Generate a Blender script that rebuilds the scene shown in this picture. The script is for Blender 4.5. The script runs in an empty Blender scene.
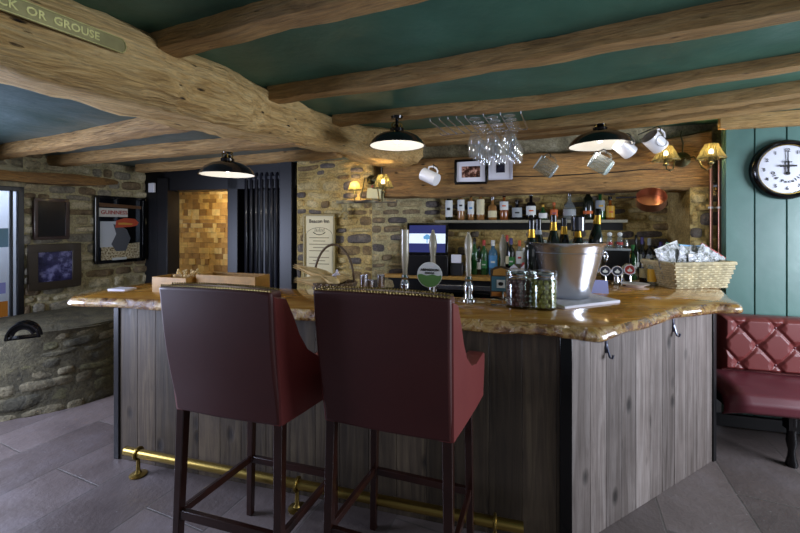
import bpy, bmesh, math, random
from mathutils import Vector, Matrix, noise
random.seed(7)
PI = math.pi
# ------------------------------------------------------------------ measuring helpers
F, HY, CZ = 390.0, 225.0, 1.55          # focal length in pixels, horizon row, eye height
def V(*a): return Vector(a)
def at(px, py, Y): return V((px-400)/F*Y, Y, CZ+(HY-py)/F*Y)
def onz(px, py, z):
    Y = (z-CZ)*F/(HY-py); return V((px-400)/F*Y, Y, z)
def hit(px, P, d):                       # where column px meets the vertical plane through P along d
    k = (px-400)/F
    t = (k*P[1]-P[0])/(d[0]-k*d[1]); return V(P[0]+d[0]*t, P[1]+d[1]*t, 0)
def hitz(px, py, P, d):
    p = hit(px, P, d); p.z = CZ+(HY-py)/F*p.y; return p
def ang(d): return math.atan2(d[1], d[0])

# ------------------------------------------------------------------ scene helpers
SC = bpy.context.scene; COL = SC.collection
def tag(o, label=None, cat=None, group=None, kind=None):
    if label: o['label'] = label
    if cat: o['category'] = cat
    if group: o['group'] = group
    if kind: o['kind'] = kind
    return o
def thing(name, label, cat, loc=(0,0,0), rz=0, group=None, tilt=None):
    o = bpy.data.objects.new(name, None); COL.objects.link(o); o.empty_display_size = .05
    o.location = loc; o.rotation_euler = tilt if tilt else (0,0,rz)
    return tag(o, label, cat, group)
def copy_tree(o, parent=None):
    c = o.copy(); COL.objects.link(c); c.parent = parent
    for ch in list(o.children): copy_tree(ch, c)
    return c

class MB:
    def __init__(s): s.b = bmesh.new()
    def box(s, c, size, M=None):
        m = Matrix.Translation(c) @ Matrix.Diagonal((size[0], size[1], size[2], 1))
        bmesh.ops.create_cube(s.b, size=1, matrix=(M @ m) if M else m); return s
    def cube(s, x0, x1, y0, y1, z0, z1, M=None):
        return s.box(((x0+x1)/2, (y0+y1)/2, (z0+z1)/2), (x1-x0, y1-y0, z1-z0), M)
    def lathe(s, prof, n=20, M=None, cap=True, ax=1.0, ay=1.0):
        M = M or Matrix.Identity(4); rings = []
        for r, z in prof:
            rings.append([s.b.verts.new(M @ V(r*ax*math.cos(2*PI*k/n), r*ay*math.sin(2*PI*k/n), z)) for k in range(n)])
        for a, b in zip(rings, rings[1:]):
            for k in range(n): s.b.faces.new((a[k], a[(k+1)%n], b[(k+1)%n], b[k]))
        if cap:
            if prof[0][0] > 1e-5: s.b.faces.new(rings[0][::-1])
            if prof[-1][0] > 1e-5: s.b.faces.new(rings[-1])
        return s
    def tube(s, pts, r, n=8, closed=False, cap=True):
        pts = [Vector(p) for p in pts]; m = len(pts); rings = []
        rr = r if isinstance(r, (list, tuple)) else [r]*m
        up = None
        for i, p in enumerate(pts):
            a = pts[i-1] if (i > 0 or closed) else p
            c = pts[(i+1) % m] if (i < m-1 or closed) else p
            t = (c-a)
            if t.length < 1e-9: t = V(0,0,1)
            t.normalize()
            if up is None:
                up = V(0,0,1) if abs(t.z) < .9 else V(1,0,0)
            up = (up - t*up.dot(t))
            if up.length < 1e-6: up = V(1,0,0) - t*t.x
            up.normalize(); w = t.cross(up)
            rings.append([s.b.verts.new(p + (up*math.cos(2*PI*k/n)+w*math.sin(2*PI*k/n))*rr[i]) for k in range(n)])
        R = list(zip(rings, rings[1:]))
        if closed: R.append((rings[-1], rings[0]))
        for a, b in R:
            for k in range(n): s.b.faces.new((a[k], a[(k+1)%n], b[(k+1)%n], b[k]))
        if cap and not closed:
            s.b.faces.new(rings[0][::-1]); s.b.faces.new(rings[-1])
        return s
    def prism(s, poly, z0, z1, M=None):
        M = M or Matrix.Identity(4)
        a = [s.b.verts.new(M @ V(x, y, z0)) for x, y in poly]; b = [s.b.verts.new(M @ V(x, y, z1)) for x, y in poly]
        n = len(poly)
        for k in range(n): s.b.faces.new((a[k], a[(k+1)%n], b[(k+1)%n], b[k]))
        s.b.faces.new(a[::-1]); s.b.faces.new(b); return s
    def sheet(s, f, nu, nv):               # grid surface f(u,v), u,v in 0..1
        g = [[s.b.verts.new(f(i/nu, j/nv)) for j in range(nv+1)] for i in range(nu+1)]
        for i in range(nu):
            for j in range(nv): s.b.faces.new((g[i][j], g[i+1][j], g[i+1][j+1], g[i][j+1]))
        return s
    def sph(s, c, r, sx=1, sy=1, sz=1, sub=2, M=None):
        m = Matrix.Translation(c) @ Matrix.Diagonal((sx, sy, sz, 1))
        bmesh.ops.create_icosphere(s.b, subdivisions=sub, radius=r, matrix=(M @ m) if M else m); return s
    def build(s, name, mat, parent=None, loc=None, rz=None, bevel=0, smooth=None, seg=2, sub=0, solid=0):
        bmesh.ops.remove_doubles(s.b, verts=s.b.verts[:], dist=1e-6)
        bmesh.ops.recalc_face_normals(s.b, faces=s.b.faces[:])
        me = bpy.data.meshes.new(name); s.b.to_mesh(me); s.b.free()
        o = bpy.data.objects.new(name, me); COL.objects.link(o); me.materials.append(mat)
        if parent: o.parent = parent
        if loc is not None: o.location = loc
        if rz is not None: o.rotation_euler = (0,0,rz)
        if solid:
            m = o.modifiers.new('s', 'SOLIDIFY'); m.thickness = solid; m.offset = 0
        if bevel:
            m = o.modifiers.new('b', 'BEVEL'); m.width = bevel; m.segments = seg; m.limit_method = 'ANGLE'; m.angle_limit = .6
        if sub:
            m = o.modifiers.new('u', 'SUBSURF'); m.levels = m.render_levels = sub
        for p in me.polygons: p.use_smooth = True
        if smooth is None: smooth = 35
        if smooth:
            me.set_sharp_from_angle(angle=math.radians(smooth))
        return o
def X90(M=None): return Matrix.Rotation(PI/2, 4, 'X')
def text(name, s, size, mat, parent, loc, rot=(PI/2,0,0), ext=.0008, bold=0, sx=1.0):
    cu = bpy.data.curves.new('t', 'FONT'); cu.body = s; cu.size = size; cu.extrude = ext; cu.offset = bold
    cu.align_x = 'CENTER'; cu.align_y = 'CENTER'; cu.resolution_u = 2
    t = bpy.data.objects.new('t', cu); COL.objects.link(t)
    dg = bpy.context.evaluated_depsgraph_get(); me = bpy.data.meshes.new_from_object(t.evaluated_get(dg))
    bpy.data.objects.remove(t); me.name = name
    o = bpy.data.objects.new(name, me); COL.objects.link(o); me.materials.clear(); me.materials.append(mat)
    o.parent = parent; o.location = loc; o.rotation_euler = rot; o.scale = (sx,1,1); return o

# ------------------------------------------------------------------ materials
def C(h):
    h = h.lstrip('#'); r = []
    for i in (0,2,4):
        c = int(h[i:i+2],16)/255; r.append(c/12.92 if c <= .04045 else ((c+.055)/1.055)**2.4)
    return (*r, 1)
class NT:
    def __init__(s, name):
        s.m = bpy.data.materials.new(name); s.m.use_nodes = True; s.t = s.m.node_tree
        s.t.nodes.clear(); s.out = s.n('ShaderNodeOutputMaterial'); s.p = s.n('ShaderNodeBsdfPrincipled')
        s.t.links.new(s.p.outputs[0], s.out.inputs[0])
    def n(s, typ, **k):
        x = s.t.nodes.new(typ)
        for a, b in k.items():
            if a in x.inputs.keys(): s.set(x.inputs[a], b)
            else: setattr(x, a, b)
        return x
    def set(s, sock, v):
        if isinstance(v, bpy.types.NodeSocket): s.t.links.new(v, sock)
        else: sock.default_value = v
    def P(s, **k):
        for a, b in k.items(): s.set(s.p.inputs[a.replace('_',' ')], b)
    def coord(s, scale=(1,1,1), which='Object', rot=(0,0,0)):
        c = s.n('ShaderNodeTexCoord'); m = s.n('ShaderNodeMapping'); s.t.links.new(c.outputs[which], m.inputs[0])
        m.inputs['Scale'].default_value = scale; m.inputs['Rotation'].default_value = rot; return m.outputs[0]
    def noise(s, vec, sc, det=5, rough=.6, dist=0):
        x = s.n('ShaderNodeTexNoise'); s.set(x.inputs['Vector'], vec); x.inputs['Scale'].default_value = sc
        x.inputs['Detail'].default_value = det; x.inputs['Roughness'].default_value = rough; x.inputs['Distortion'].default_value = dist
        return x.outputs['Fac']
    def ramp(s, fac, stops):
        x = s.n('ShaderNodeValToRGB'); s.set(x.inputs[0], fac); e = x.color_ramp.elements
        while len(e) < len(stops): e.new(.5)
        for i, (p, c) in enumerate(stops):
            e[i].position = p; e[i].color = C(c) if isinstance(c, str) else (c,c,c,1)
        return x.outputs[0]
    def mix(s, f, a, b, mode='MIX'):
        x = s.n('ShaderNodeMix'); x.data_type = 'RGBA'; x.blend_type = mode
        s.set(x.inputs[0], f)
        s.set(x.inputs[6], C(a) if isinstance(a, str) else a); s.set(x.inputs[7], C(b) if isinstance(b, str) else b); return x.outputs[2]
    def math(s, op, a, b=0.0, clamp=False):
        x = s.n('ShaderNodeMath'); x.operation = op; x.use_clamp = clamp; s.set(x.inputs[0], a); s.set(x.inputs[1], b); return x.outputs[0]
    def bump(s, h, strength=.5, dist=.01, nrm=None):
        x = s.n('ShaderNodeBump'); s.set(x.inputs['Height'], h); x.inputs['Strength'].default_value = strength; x.inputs['Distance'].default_value = dist
        if nrm: s.set(x.inputs['Normal'], nrm)
        return x.outputs[0]
_mc = {}
def plain(hexc, rough=.5, metal=0, name=None, coat=0, noisy=0, trans=0, ior=1.45, alpha=1, sheen=0):
    key = (hexc, rough, metal, coat, noisy, trans, alpha)
    if key in _mc: return _mc[key]
    t = NT(name or 'mat_'+hexc.strip('#')); col = C(hexc)
    if noisy:
        v = t.coord(); f = t.noise(v, 14, 4)
        col = t.mix(t.ramp(f, [(.3, 0.0), (.75, 1.0)]), tuple(c*(1-noisy) for c in col[:3])+(1,), tuple(min(1, c*(1+noisy)) for c in col[:3])+(1,))
    t.P(Base_Color=col, Roughness=rough, Metallic=metal, IOR=ior)
    if coat: t.P(Coat_Weight=coat, Coat_Roughness=.06)
    if trans: t.P(Transmission_Weight=trans)
    if alpha < 1: t.P(Alpha=alpha)
    _mc[key] = t.m; return t.m

def m_beam(name, dark, mid, light, pit=.5, gs=1.0):
    t = NT(name); v = t.coord((1.2*gs, 9*gs, 9*gs)); w = t.coord((1,1,1))
    g = t.noise(v, 2.2, 9, .72, 1.3); b = t.noise(w, 2.1, 4, .6)
    fine = t.noise(t.coord((3,40,40)), 3, 4, .6)
    c = t.ramp(g, [(.28, dark), (.47, mid), (.7, light)])
    c = t.mix(t.ramp(b, [(.35, 0.0), (.7, .8)]), c, t.ramp(g, [(.3, mid), (.6, light)]))
    c = t.mix(.5, c, t.ramp(fine, [(.3, dark), (.6, light)]), 'MULTIPLY')
    vo = t.n('ShaderNodeTexVoronoi', Vector=t.coord((4,15,15)), Scale=1.6)
    pits = t.ramp(vo.outputs['Distance'], [(.05, 1.0), (.16, 0.0)])
    msk = t.ramp(t.noise(w, 3.3, 3), [(.5, 0.0), (.6, 1.0)])
    pm = t.math('MULTIPLY', pits, msk); pm = t.math('MULTIPLY', pm, pit)
    c = t.mix(pm, c, '#2c2320')
    h = t.math('ADD', t.math('MULTIPLY', g, .8), t.math('MULTIPLY', fine, .35)); h = t.math('SUBTRACT', h, pm)
    t.P(Base_Color=c, Roughness=.72, Normal=t.bump(h, 1.0, .03)); return t.m
def m_stone(name, cols, mortar, sx=3.4, sz=7.5, mort=.06, bs=.05):
    t = NT(name); w0 = t.coord((1,1,1))
    nz = t.n('ShaderNodeTexNoise', Vector=w0, Scale=3.0); nz.inputs['Detail'].default_value = 3
    off = t.n('ShaderNodeVectorMath', operation='SUBTRACT'); t.set(off.inputs[0], nz.outputs['Color']); off.inputs[1].default_value = (.5,.5,.5)
    sc = t.n('ShaderNodeVectorMath', operation='SCALE'); t.set(sc.inputs[0], off.outputs[0]); sc.inputs['Scale'].default_value = .16
    ad = t.n('ShaderNodeVectorMath', operation='ADD'); t.set(ad.inputs[0], w0); t.set(ad.inputs[1], sc.outputs[0])
    mp = t.n('ShaderNodeMapping'); t.set(mp.inputs[0], ad.outputs[0]); mp.inputs['Scale'].default_value = (sx, 2.0, sz)
    v1 = t.n('ShaderNodeTexVoronoi', Vector=mp.outputs[0], Scale=1.0, Randomness=.85)
    v2 = t.n('ShaderNodeTexVoronoi', Vector=mp.outputs[0], Scale=1.0, Randomness=.85, feature='DISTANCE_TO_EDGE')
    rnd = t.n('ShaderNodeSeparateColor'); t.set(rnd.inputs[0], v1.outputs['Color'])
    base = t.ramp(rnd.outputs[0], [(i/(len(cols)-1), c) for i, c in enumerate(cols)])
    n2 = t.noise(w0, 22, 6, .65)
    base = t.mix(.75, base, t.ramp(n2, [(.28, '#3a352c'), (.6, '#e6e0d0')]), 'MULTIPLY')
    edge = t.ramp(t.math('ADD', v2.outputs['Distance'], t.math('MULTIPLY', n2, .05)), [(mort, 1.0), (mort+.09, 0.0)])
    c = t.mix(edge, base, t.mix(t.noise(w0, 9, 4), mortar, '#6d6650', 'MIX'))
    h = t.ramp(v2.outputs['Distance'], [(0.02, 0.0), (.3, 1.0)])
    h = t.math('ADD', h, t.math('MULTIPLY', n2, .35))
    t.P(Base_Color=c, Roughness=.85, Normal=t.bump(h, 1.0, bs)); return t.m
def m_rock(name, c1, c2, c3):
    t = NT(name); v = t.coord(); a = t.noise(v, 7, 6, .7, .4); b = t.noise(v, 55, 5, .7)
    c = t.ramp(a, [(.3, c1), (.5, c2), (.68, c3)])
    c = t.mix(.7, c, t.ramp(b, [(.3, '#6b665a'), (.55, '#fffaf0')]), 'MULTIPLY')
    t.P(Base_Color=c, Roughness=.85, Normal=t.bump(t.math('ADD', a, t.math('MULTIPLY', b, .5)), 1.0, .02)); return t.m
def m_planks(name, c1, c2, c3, width=.12, rough=.55, knots=1.0, axis=0):
    t = NT(name); o = t.coord(); sp = t.n('ShaderNodeSeparateXYZ'); t.set(sp.inputs[0], o)
    idx = t.math('FLOOR', t.math('DIVIDE', sp.outputs[axis], width))
    wn = t.n('ShaderNodeTexWhiteNoise'); wn.noise_dimensions = '1D'; t.set(wn.inputs['W'], idx)
    cb = t.n('ShaderNodeCombineXYZ'); t.set(cb.inputs[0], t.math('MULTIPLY', sp.outputs[0], 22)); t.set(cb.inputs[1], t.math('MULTIPLY', wn.outputs['Value'], 40))
    t.set(cb.inputs[2], t.math('MULTIPLY', sp.outputs[2], 1.3))
    g = t.noise(cb.outputs[0], 1.0, 6, .6, 1.4)
    kc = t.n('ShaderNodeCombineXYZ'); t.set(kc.inputs[0], t.math('MULTIPLY', sp.outputs[0], 9)); t.set(kc.inputs[2], t.math('MULTIPLY', sp.outputs[2], 5)); t.set(kc.inputs[1], wn.outputs['Value'])
    vo = t.n('ShaderNodeTexVoronoi', Vector=kc.outputs[0], Scale=.7)
    kn = t.math('MULTIPLY', t.ramp(vo.outputs['Distance'], [(.07, 1.0), (.2, 0.0)]), knots)
    c = t.ramp(g, [(.25, c1), (.5, c2), (.72, c3)])
    c = t.mix(t.math('MULTIPLY', wn.outputs['Value'], .55), c, t.mix(1.0, c, c1, 'MULTIPLY'))
    c = t.mix(.4, c, t.ramp(t.noise(t.coord((1,1,1)), 3.2, 5), [(.3, '#8a8480'), (.65, '#ffffff')]), 'MULTIPLY')
    c = t.mix(kn, c, '#241d18')
    t.P(Base_Color=c, Roughness=rough, Normal=t.bump(t.math('SUBTRACT', g, kn), .45, .006)); return t.m
def m_slate(name):
    t = NT(name); v = t.coord((1,1,1), rot=(0,0,math.radians(-66.5)))
    nz = t.n('ShaderNodeTexNoise', Vector=v, Scale=1.3); sc = t.n('ShaderNodeVectorMath', operation='SCALE'); t.set(sc.inputs[0], nz.outputs['Color']); sc.inputs['Scale'].default_value = .035
    ad = t.n('ShaderNodeVectorMath', operation='ADD'); t.set(ad.inputs[0], v); t.set(ad.inputs[1], sc.outputs[0])
    br = t.n('ShaderNodeTexBrick', Vector=ad.outputs[0]); br.inputs['Scale'].default_value = 1.0
    br.inputs['Brick Width'].default_value = .95; br.inputs['Row Height'].default_value = .43; br.inputs['Mortar Size'].default_value = .005
    br.inputs['Mortar Smooth'].default_value = .3; br.inputs['Color1'].default_value = C('#938886'); br.inputs['Color2'].default_value = C('#746a68'); br.inputs['Mortar'].default_value = C('#77726e')
    n1 = t.noise(v, 2.4, 6, .62); n2 = t.noise(v, 34, 4, .6)
    c = t.mix(.65, br.outputs['Color'], t.ramp(n1, [(.3, '#6c5f5a'), (.5, '#a0968f'), (.7, '#bdbac0')]), 'MULTIPLY')
    sp = t.ramp(t.n('ShaderNodeTexVoronoi', Vector=v, Scale=13.0).outputs['Distance'], [(.03, 1.0), (.07, 0.0)])
    c = t.mix(t.math('MULTIPLY', sp, .35), c, '#b9b6b4')
    h = t.math('ADD', t.math('MULTIPLY', n1, 1.2), t.math('MULTIPLY', n2, .25)); h = t.math('SUBTRACT', h, t.math('MULTIPLY', br.outputs['Fac'], .5))
    t.P(Base_Color=c, Roughness=t.ramp(n1, [(.3, .34), (.7, .55)]), Normal=t.bump(h, .55, .02), Specular_IOR_Level=.6); return t.m
def m_paint(name, c1, c2, rough=.45, bs=.3, sc=3.0):
    t = NT(name); v = t.coord(); n1 = t.noise(v, sc, 4, .55, .3); n2 = t.noise(v, sc*9, 4)
    t.P(Base_Color=t.mix(t.ramp(n1, [(.3, 0.0), (.7, 1.0)]), c1, c2), Roughness=rough, Normal=t.bump(t.math('ADD', n1, t.math('MULTIPLY', n2, .12)), bs, .03)); return t.m
def m_worktop():
    t = NT('varnished_slab'); v = t.coord((1,6,6), rot=(0,0,.25)); g = t.noise(v, 2.0, 7, .62, 1.2); b = t.noise(t.coord(), 3, 4)
    c = t.ramp(g, [(.25, '#6b3f14'), (.45, '#a8762c'), (.68, '#c99a48')])
    c = t.mix(t.ramp(b, [(.4, 0.0), (.75, .6)]), c, '#8a5a22')
    t.P(Base_Color=c, Roughness=.2, Coat_Weight=1.0, Coat_Roughness=.04, Normal=t.bump(b, .08, .01)); return t.m
def m_edge():
    t = NT('live_edge'); v = t.coord(); n = t.noise(v, 16, 6, .65, .8)
    c = t.ramp(n, [(.3, '#3a2210'), (.45, '#8a5a22'), (.56, '#c9a35e'), (.7, '#5b3818')])
    t.P(Base_Color=c, Roughness=.18, Coat_Weight=1.0, Coat_Roughness=.05, Normal=t.bump(n, .9, .03)); return t.m
def m_leather(name, c1, c2, rough=.32):
    t = NT(name); v = t.coord(); n = t.noise(v, 5, 4); f = t.noise(v, 160, 3)
    t.P(Base_Color=t.mix(n, c1, c2), Roughness=rough, Specular_IOR_Level=.55, Normal=t.bump(t.math('ADD', n, t.math('MULTIPLY', f, .25)), .12, .006)); return t.m
def m_glass(name, col='#ffffff', rough=.03, body=.02, body_col='#e8eef2'):   # thin blown glass: clear, reflective towards its edges
    t = NT(name); tr = t.n('ShaderNodeBsdfTransparent'); tr.inputs[0].default_value = C(col)
    gl = t.n('ShaderNodeBsdfGlossy'); gl.inputs[0].default_value = (1,1,1,1); gl.inputs['Roughness'].default_value = rough
    df = t.n('ShaderNodeBsdfDiffuse'); df.inputs[0].default_value = C(body_col)
    lw = t.n('ShaderNodeLayerWeight'); lw.inputs[0].default_value = .5
    m1 = t.n('ShaderNodeMixShader'); m2 = t.n('ShaderNodeMixShader')
    t.set(m1.inputs[0], t.ramp(lw.outputs['Facing'], [(.0, .03), (.55, .07), (.85, .4), (1.0, .9)]))
    t.t.links.new(tr.outputs[0], m1.inputs[1]); t.t.links.new(gl.outputs[0], m1.inputs[2])
    m2.inputs[0].default_value = body; t.t.links.new(m1.outputs[0], m2.inputs[1]); t.t.links.new(df.outputs[0], m2.inputs[2])
    t.t.links.new(m2.outputs[0], t.out.inputs[0]); return t.m
def m_emit(name, col, s):
    t = NT(name); t.P(Base_Color=C(col), Emission_Color=C(col), Emission_Strength=s); return t.m
def m_thin(name, col, rough=.1, alpha=.35):     # thin clear sheet
    t = NT(name); t.P(Base_Color=C(col), Roughness=rough, Alpha=alpha, Specular_IOR_Level=.8); return t.m
def m_shade():
    t = NT('pleated_shade'); tr = t.n('ShaderNodeBsdfTranslucent'); tr.inputs[0].default_value = C('#b5a76c')
    df = t.n('ShaderNodeBsdfDiffuse'); df.inputs[0].default_value = C('#6f6a4c'); mx = t.n('ShaderNodeMixShader'); mx.inputs[0].default_value = .38
    t.t.links.new(df.outputs[0], mx.inputs[1]); t.t.links.new(tr.outputs[0], mx.inputs[2]); tp = t.n('ShaderNodeBsdfTransparent'); m3 = t.n('ShaderNodeMixShader'); m3.inputs[0].default_value = .22; t.t.links.new(mx.outputs[0], m3.inputs[1]); t.t.links.new(tp.outputs[0], m3.inputs[2]); t.t.links.new(m3.outputs[0], t.out.inputs[0]); return t.m
def m_photo(name, stops, sc=18):
    t = NT(name); v = t.coord(); t.P(Base_Color=t.ramp(t.noise(v, sc, 4), stops), Roughness=.12); return t.m

BEAM = m_beam('old_oak', '#786038', '#d0ad72', '#f4deaa', 1.0)
JOIST = m_beam('joist_oak', '#63502f', '#b3905a', '#dcbc84', .7)
JOIST2 = m_beam('pale_oak', '#7a6240', '#bd9c64', '#deC08a', .4)
LINTEL = m_beam('lintel_oak', '#463423', '#8f6f44', '#c8a264', 1.0)
STONE = m_stone('rubble_stone', ['#8a8470', '#b5ac8e', '#cfc4a2', '#9a917a', '#d8ceb0'], '#cdc49e', 4.6, 10.5, .05)
STONEP = m_stone('plinth_stone', ['#4c4a3c', '#6a654f', '#7d765c', '#545040'], '#7a735a', 3.6, 9.0, .05, .02)
STONEY = m_stone('sconce_yellow_stone', ['#75684f', '#c0ab74', '#94825c', '#d8c488', '#80705a'], '#dcca92', 4.6, 11.5, .08)  # yellow raised in the colour for the sconce glow on the walls
STONED = m_stone('pier_stone', ['#6b625c', '#948a78', '#4c4645', '#a3997f'], '#c2b890', 4.0, 7.5, .10)
SLATE = m_slate('slate_flags')
GREEN = m_paint('green_ceiling', '#33584a', '#46705f', .42, .35)
GREENB = m_paint('blue_green_ceiling', '#3a504c', '#56686a', .4, .6, 2.4)
GWALL = m_paint('green_boarding', '#4f716b', '#5d827a', .35, .12)
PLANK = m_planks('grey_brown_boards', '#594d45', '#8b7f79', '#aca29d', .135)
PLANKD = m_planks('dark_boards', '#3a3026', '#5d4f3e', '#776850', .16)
WORK, EDGE = m_worktop(), m_edge()
RED = m_leather('red_leather_shaded', '#3f1613', '#4f1d19', .5)  # same red leather, colour darkened for the shaded stool backs
REDB = m_leather('red_leather', '#6c2b2a', '#7e3a36', .42)
REDS = m_leather('wine_leather', '#54202a', '#6b2a33', .42)
DWOOD = plain('#2c130c', .28, coat=.5, name='dark_mahogany', noisy=.3)
BLACK = plain('#0c0b0d', .4, name='black_paint'); BLACKG = plain('#08080a', .15, name='black_gloss')
NAVY = plain('#14151f', .35, name='black_radiator', coat=.3)
BRASS = plain('#9c8446', .33, 1, name='brass'); ABRASS = plain('#59553c', .35, 1, name='antique_brass')
COPPER = plain('#c2917a', .3, 1, name='copper'); CHROME = plain('#d2d4d8', .08, 1, name='chrome'); STEEL = plain('#e6e8f2', .27, 1, name='brushed_steel')
IRON = plain('#2e2f36', .4, .8, name='iron')
CREAM = plain('#d8cba0', .6, name='cream_paper'); WHITE = plain('#e6e6ea', .35, name='white_china', coat=.3); PAPER = plain('#dcdce8', .6, name='white_paper')
INK = plain('#1a1714', .7, name='ink'); GOLD = plain('#c59a3a', .3, .9, name='gold_foil')
GLASS = m_glass('clear_glass', body=.025)
JARG = m_glass('jar_glass', '#f4f8f4', body=.0)
CANE = plain('#c2b591', .6, name='seagrass', noisy=.35); DCANE = plain('#5b452a', .6, name='brown_wicker', noisy=.4)
HUSK = plain('#d9bb80', .6, name='corn_husk', noisy=.25)
SHADE = m_shade()
PINE = plain('#b58a45', .5, name='pine', noisy=.25)

ROCKS = [m_rock('rock_tan', '#8d8468', '#b3a888', '#cfc6a8'), m_rock('rock_grey', '#6a665c', '#8f8a7a', '#ada692'), m_rock('rock_brown', '#5a4d3c', '#7f6e54', '#a08e6c'), m_rock('rock_pale', '#a39a7c', '#c8bf9f', '#ddd5ba')]
ROCKY = [m_rock('rock_ochre', '#8f7a48', '#b89e62', '#d6bf82'), m_rock('rock_brown2', '#5c4c38', '#86704c', '#a89060'), m_rock('rock_slate', '#4b4644', '#6a625c', '#8b8272'), m_rock('rock_buff', '#a08e62', '#c4b27e', '#dccb98')]
ROCKD = [m_rock('rock_dark', '#443f42', '#5c5658', '#7a7268'), m_rock('rock_brown3', '#5e5244', '#7f705a', '#9c8c70'), m_rock('rock_buff2', '#8d8060', '#b0a27c', '#ccc09a')]
ROCKP = [m_rock('rock_sooty', '#35342b', '#504d3e', '#6b6650'), m_rock('rock_moss', '#45432f', '#636044', '#84805c'), m_rock('rock_dirty', '#55503e', '#77705a', '#948c70')]
MORT = m_rock('lime_mortar', '#8f8768', '#b0a782', '#c9c09c'); MORTY = m_rock('ochre_mortar', '#9c8750', '#bda668', '#d2bd82'); MORTD = m_rock('dirty_mortar', '#3c392b', '#57523e', '#6c664d')
TANS = [plain(h, .7, name='block_'+h[1:], noisy=.25) for h in ('#d8ad5e', '#bb8d48', '#e6c47e', '#9c7238', '#cfa055')]
# ------------------------------------------------------------------ directions of the old building
dF = V(.964, -.266); nF = V(.266, .964)        # bar front, lintel and green wall; nF points away from the camera
L0 = V(2.45, 3.20)                              # point of the lintel face plane
G0 = V(2.53, 3.034)                              # left end of the green wall
R0 = L0 + nF*.48                                # recess back wall
W0 = V(-3.59, 3.50); dW = V(.43, .90).normalized()   # left stone wall
def frame(P, d, z=0): return Matrix.Translation((P[0], P[1], z)) @ Matrix.Rotation(ang(d), 4, 'Z')
def struct(o): o['kind'] = 'structure'; return o
def wallbox(name, P, Q, z0, z1, thick, mat, n=1):
    P = V(P[0], P[1]); Q = V(Q[0], Q[1]); d = Q-P
    return struct(MB().cube(0, d.length, 0, thick*n, z0, z1).build(name, mat, loc=(P.x, P.y, 0), rz=ang(d)))

def rubble(name, f, L, z0, z1, mats, mortar, seed=1, hs=(.055,.12), ws=(.10,.30), depth=.028, gap=.010, back=None, irregular=.03):
    """uncoursed stones laid in rows on a mortar bed; f(u, z, d) maps wall coordinates to a point"""
    r = random.Random(seed); m = MB(); z = z0-.02
    def wp(x, zz): return zz+irregular*noise.noise(V(x*1.7+seed, zz*2.0, 0)) + irregular*.5*noise.noise(V(x*5, zz*5, seed))
    while z < z1:
        h = r.uniform(*hs); x = -r.uniform(0,.15)
        while x < L:
            w = r.uniform(*ws); x0, x1 = max(0, x+gap/2), min(L, x+w-gap/2)
            if x1-x0 > .03:
                D = depth*r.uniform(.45, 1.15); mi = r.randrange(len(mats)); nu, nv = 8, 6; sx = r.uniform(.6, 1.0); g = []
                for i in range(nu+1):
                    row = []
                    for j in range(nv+1):
                        u = -1+2*i/nu; v = -1+2*j/nv
                        k = 1-.16*abs(v)**3*sx; kv = 1-.20*abs(u)**3
                        xx = (x0+x1)/2+(x1-x0)/2*u*k; zz = z+gap/2+(h-gap)/2*(1+v*kv)
                        e = (1-u**6)*(1-v**6); nz = noise.noise(V(xx*14, zz*14, seed))*.009+noise.noise(V(xx*5, zz*5, seed+3))*.010
                        zz = min(max(wp(xx, zz), z0), z1)
                        row.append(m.b.verts.new(f(xx, zz, -.004+(D+nz)*e if e > 0 else -.004)))
                    g.append(row)
                for i in range(nu):
                    for j in range(nv):
                        fc = m.b.faces.new((g[i][j], g[i+1][j], g[i+1][j+1], g[i][j+1])); fc.material_index = mi
            x += w
        z += h
    n = max(2, int(L/.08)); nz_ = max(2, int((z1-z0)/.08)); gg = [[m.b.verts.new(f(L*i/n, z0+(z1-z0)*j/nz_, noise.noise(V(L*i/n*6, j*.5, seed))*.006)) for j in range(nz_+1)] for i in range(n+1)]
    for i in range(n):
        for j in range(nz_):
            fc = m.b.faces.new((gg[i][j], gg[i+1][j], gg[i+1][j+1], gg[i][j+1])); fc.material_index = len(mats)
    if back: m.cube(0, L, .01, back, z0, z1)
    return m
def rubble_wall(name, P, Q, z0, z1, thick, mats, mortar, **k):
    P = V(P[0], P[1]); Q = V(Q[0], Q[1]); d = Q-P
    m = rubble(name, lambda u, z, dd: V(u, -dd, z), d.length, z0, z1, mats, mortar, back=thick, **k)
    nn = len(mats)
    o = m.build(name, mats[0], loc=(P.x, P.y, 0), rz=ang(d), smooth=50)
    for x in mats[1:]+[mortar]: o.data.materials.append(x)
    return struct(o)
# floor
fl = MB().prism([(-4.6,-.6), (4.6,-.6), (4.6,6.0), (-4.6,6.0)], -.1, 0).build('floor', SLATE); struct(fl)
# ceilings: one either side of the big beam
def ceil(name, poly, z, mat):
    m = MB().prism(poly, z, z+.06); return struct(m.build(name, mat))
ceil('ceiling', [(-1.55,.5), (4.4,.5), (4.4,3.4), (2.9,3.4), (.8,4.3), (-.15,4.45), (-1.3,1.9)], 2.4, GREEN)
ceil('ceiling_left', [(-4.6,.5), (-1.5,.5), (-1.32,1.9), (-.5,4.0), (-.4,6.0), (-4.6,6.0)], 2.225, GREENB)

# green boarded wall on the right
p1 = G0 + dF*2.1
w = MB(); L = (p1-G0).length; k = 0; x = 0
widths = [.19,.20,.21,.2,.2,.2,.2,.2,.2,.2,.2,.2]
for wd in widths:
    if x >= L: break
    w.cube(x+.004, min(L, x+wd)-.004, 0, .05, 0, 2.42); x += wd
w.cube(0, L, .012, .06, 0, 2.42)
struct(w.build('wall_right', GWALL, loc=(G0.x, G0.y, 0), rz=ang(dF), bevel=.003))
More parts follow.
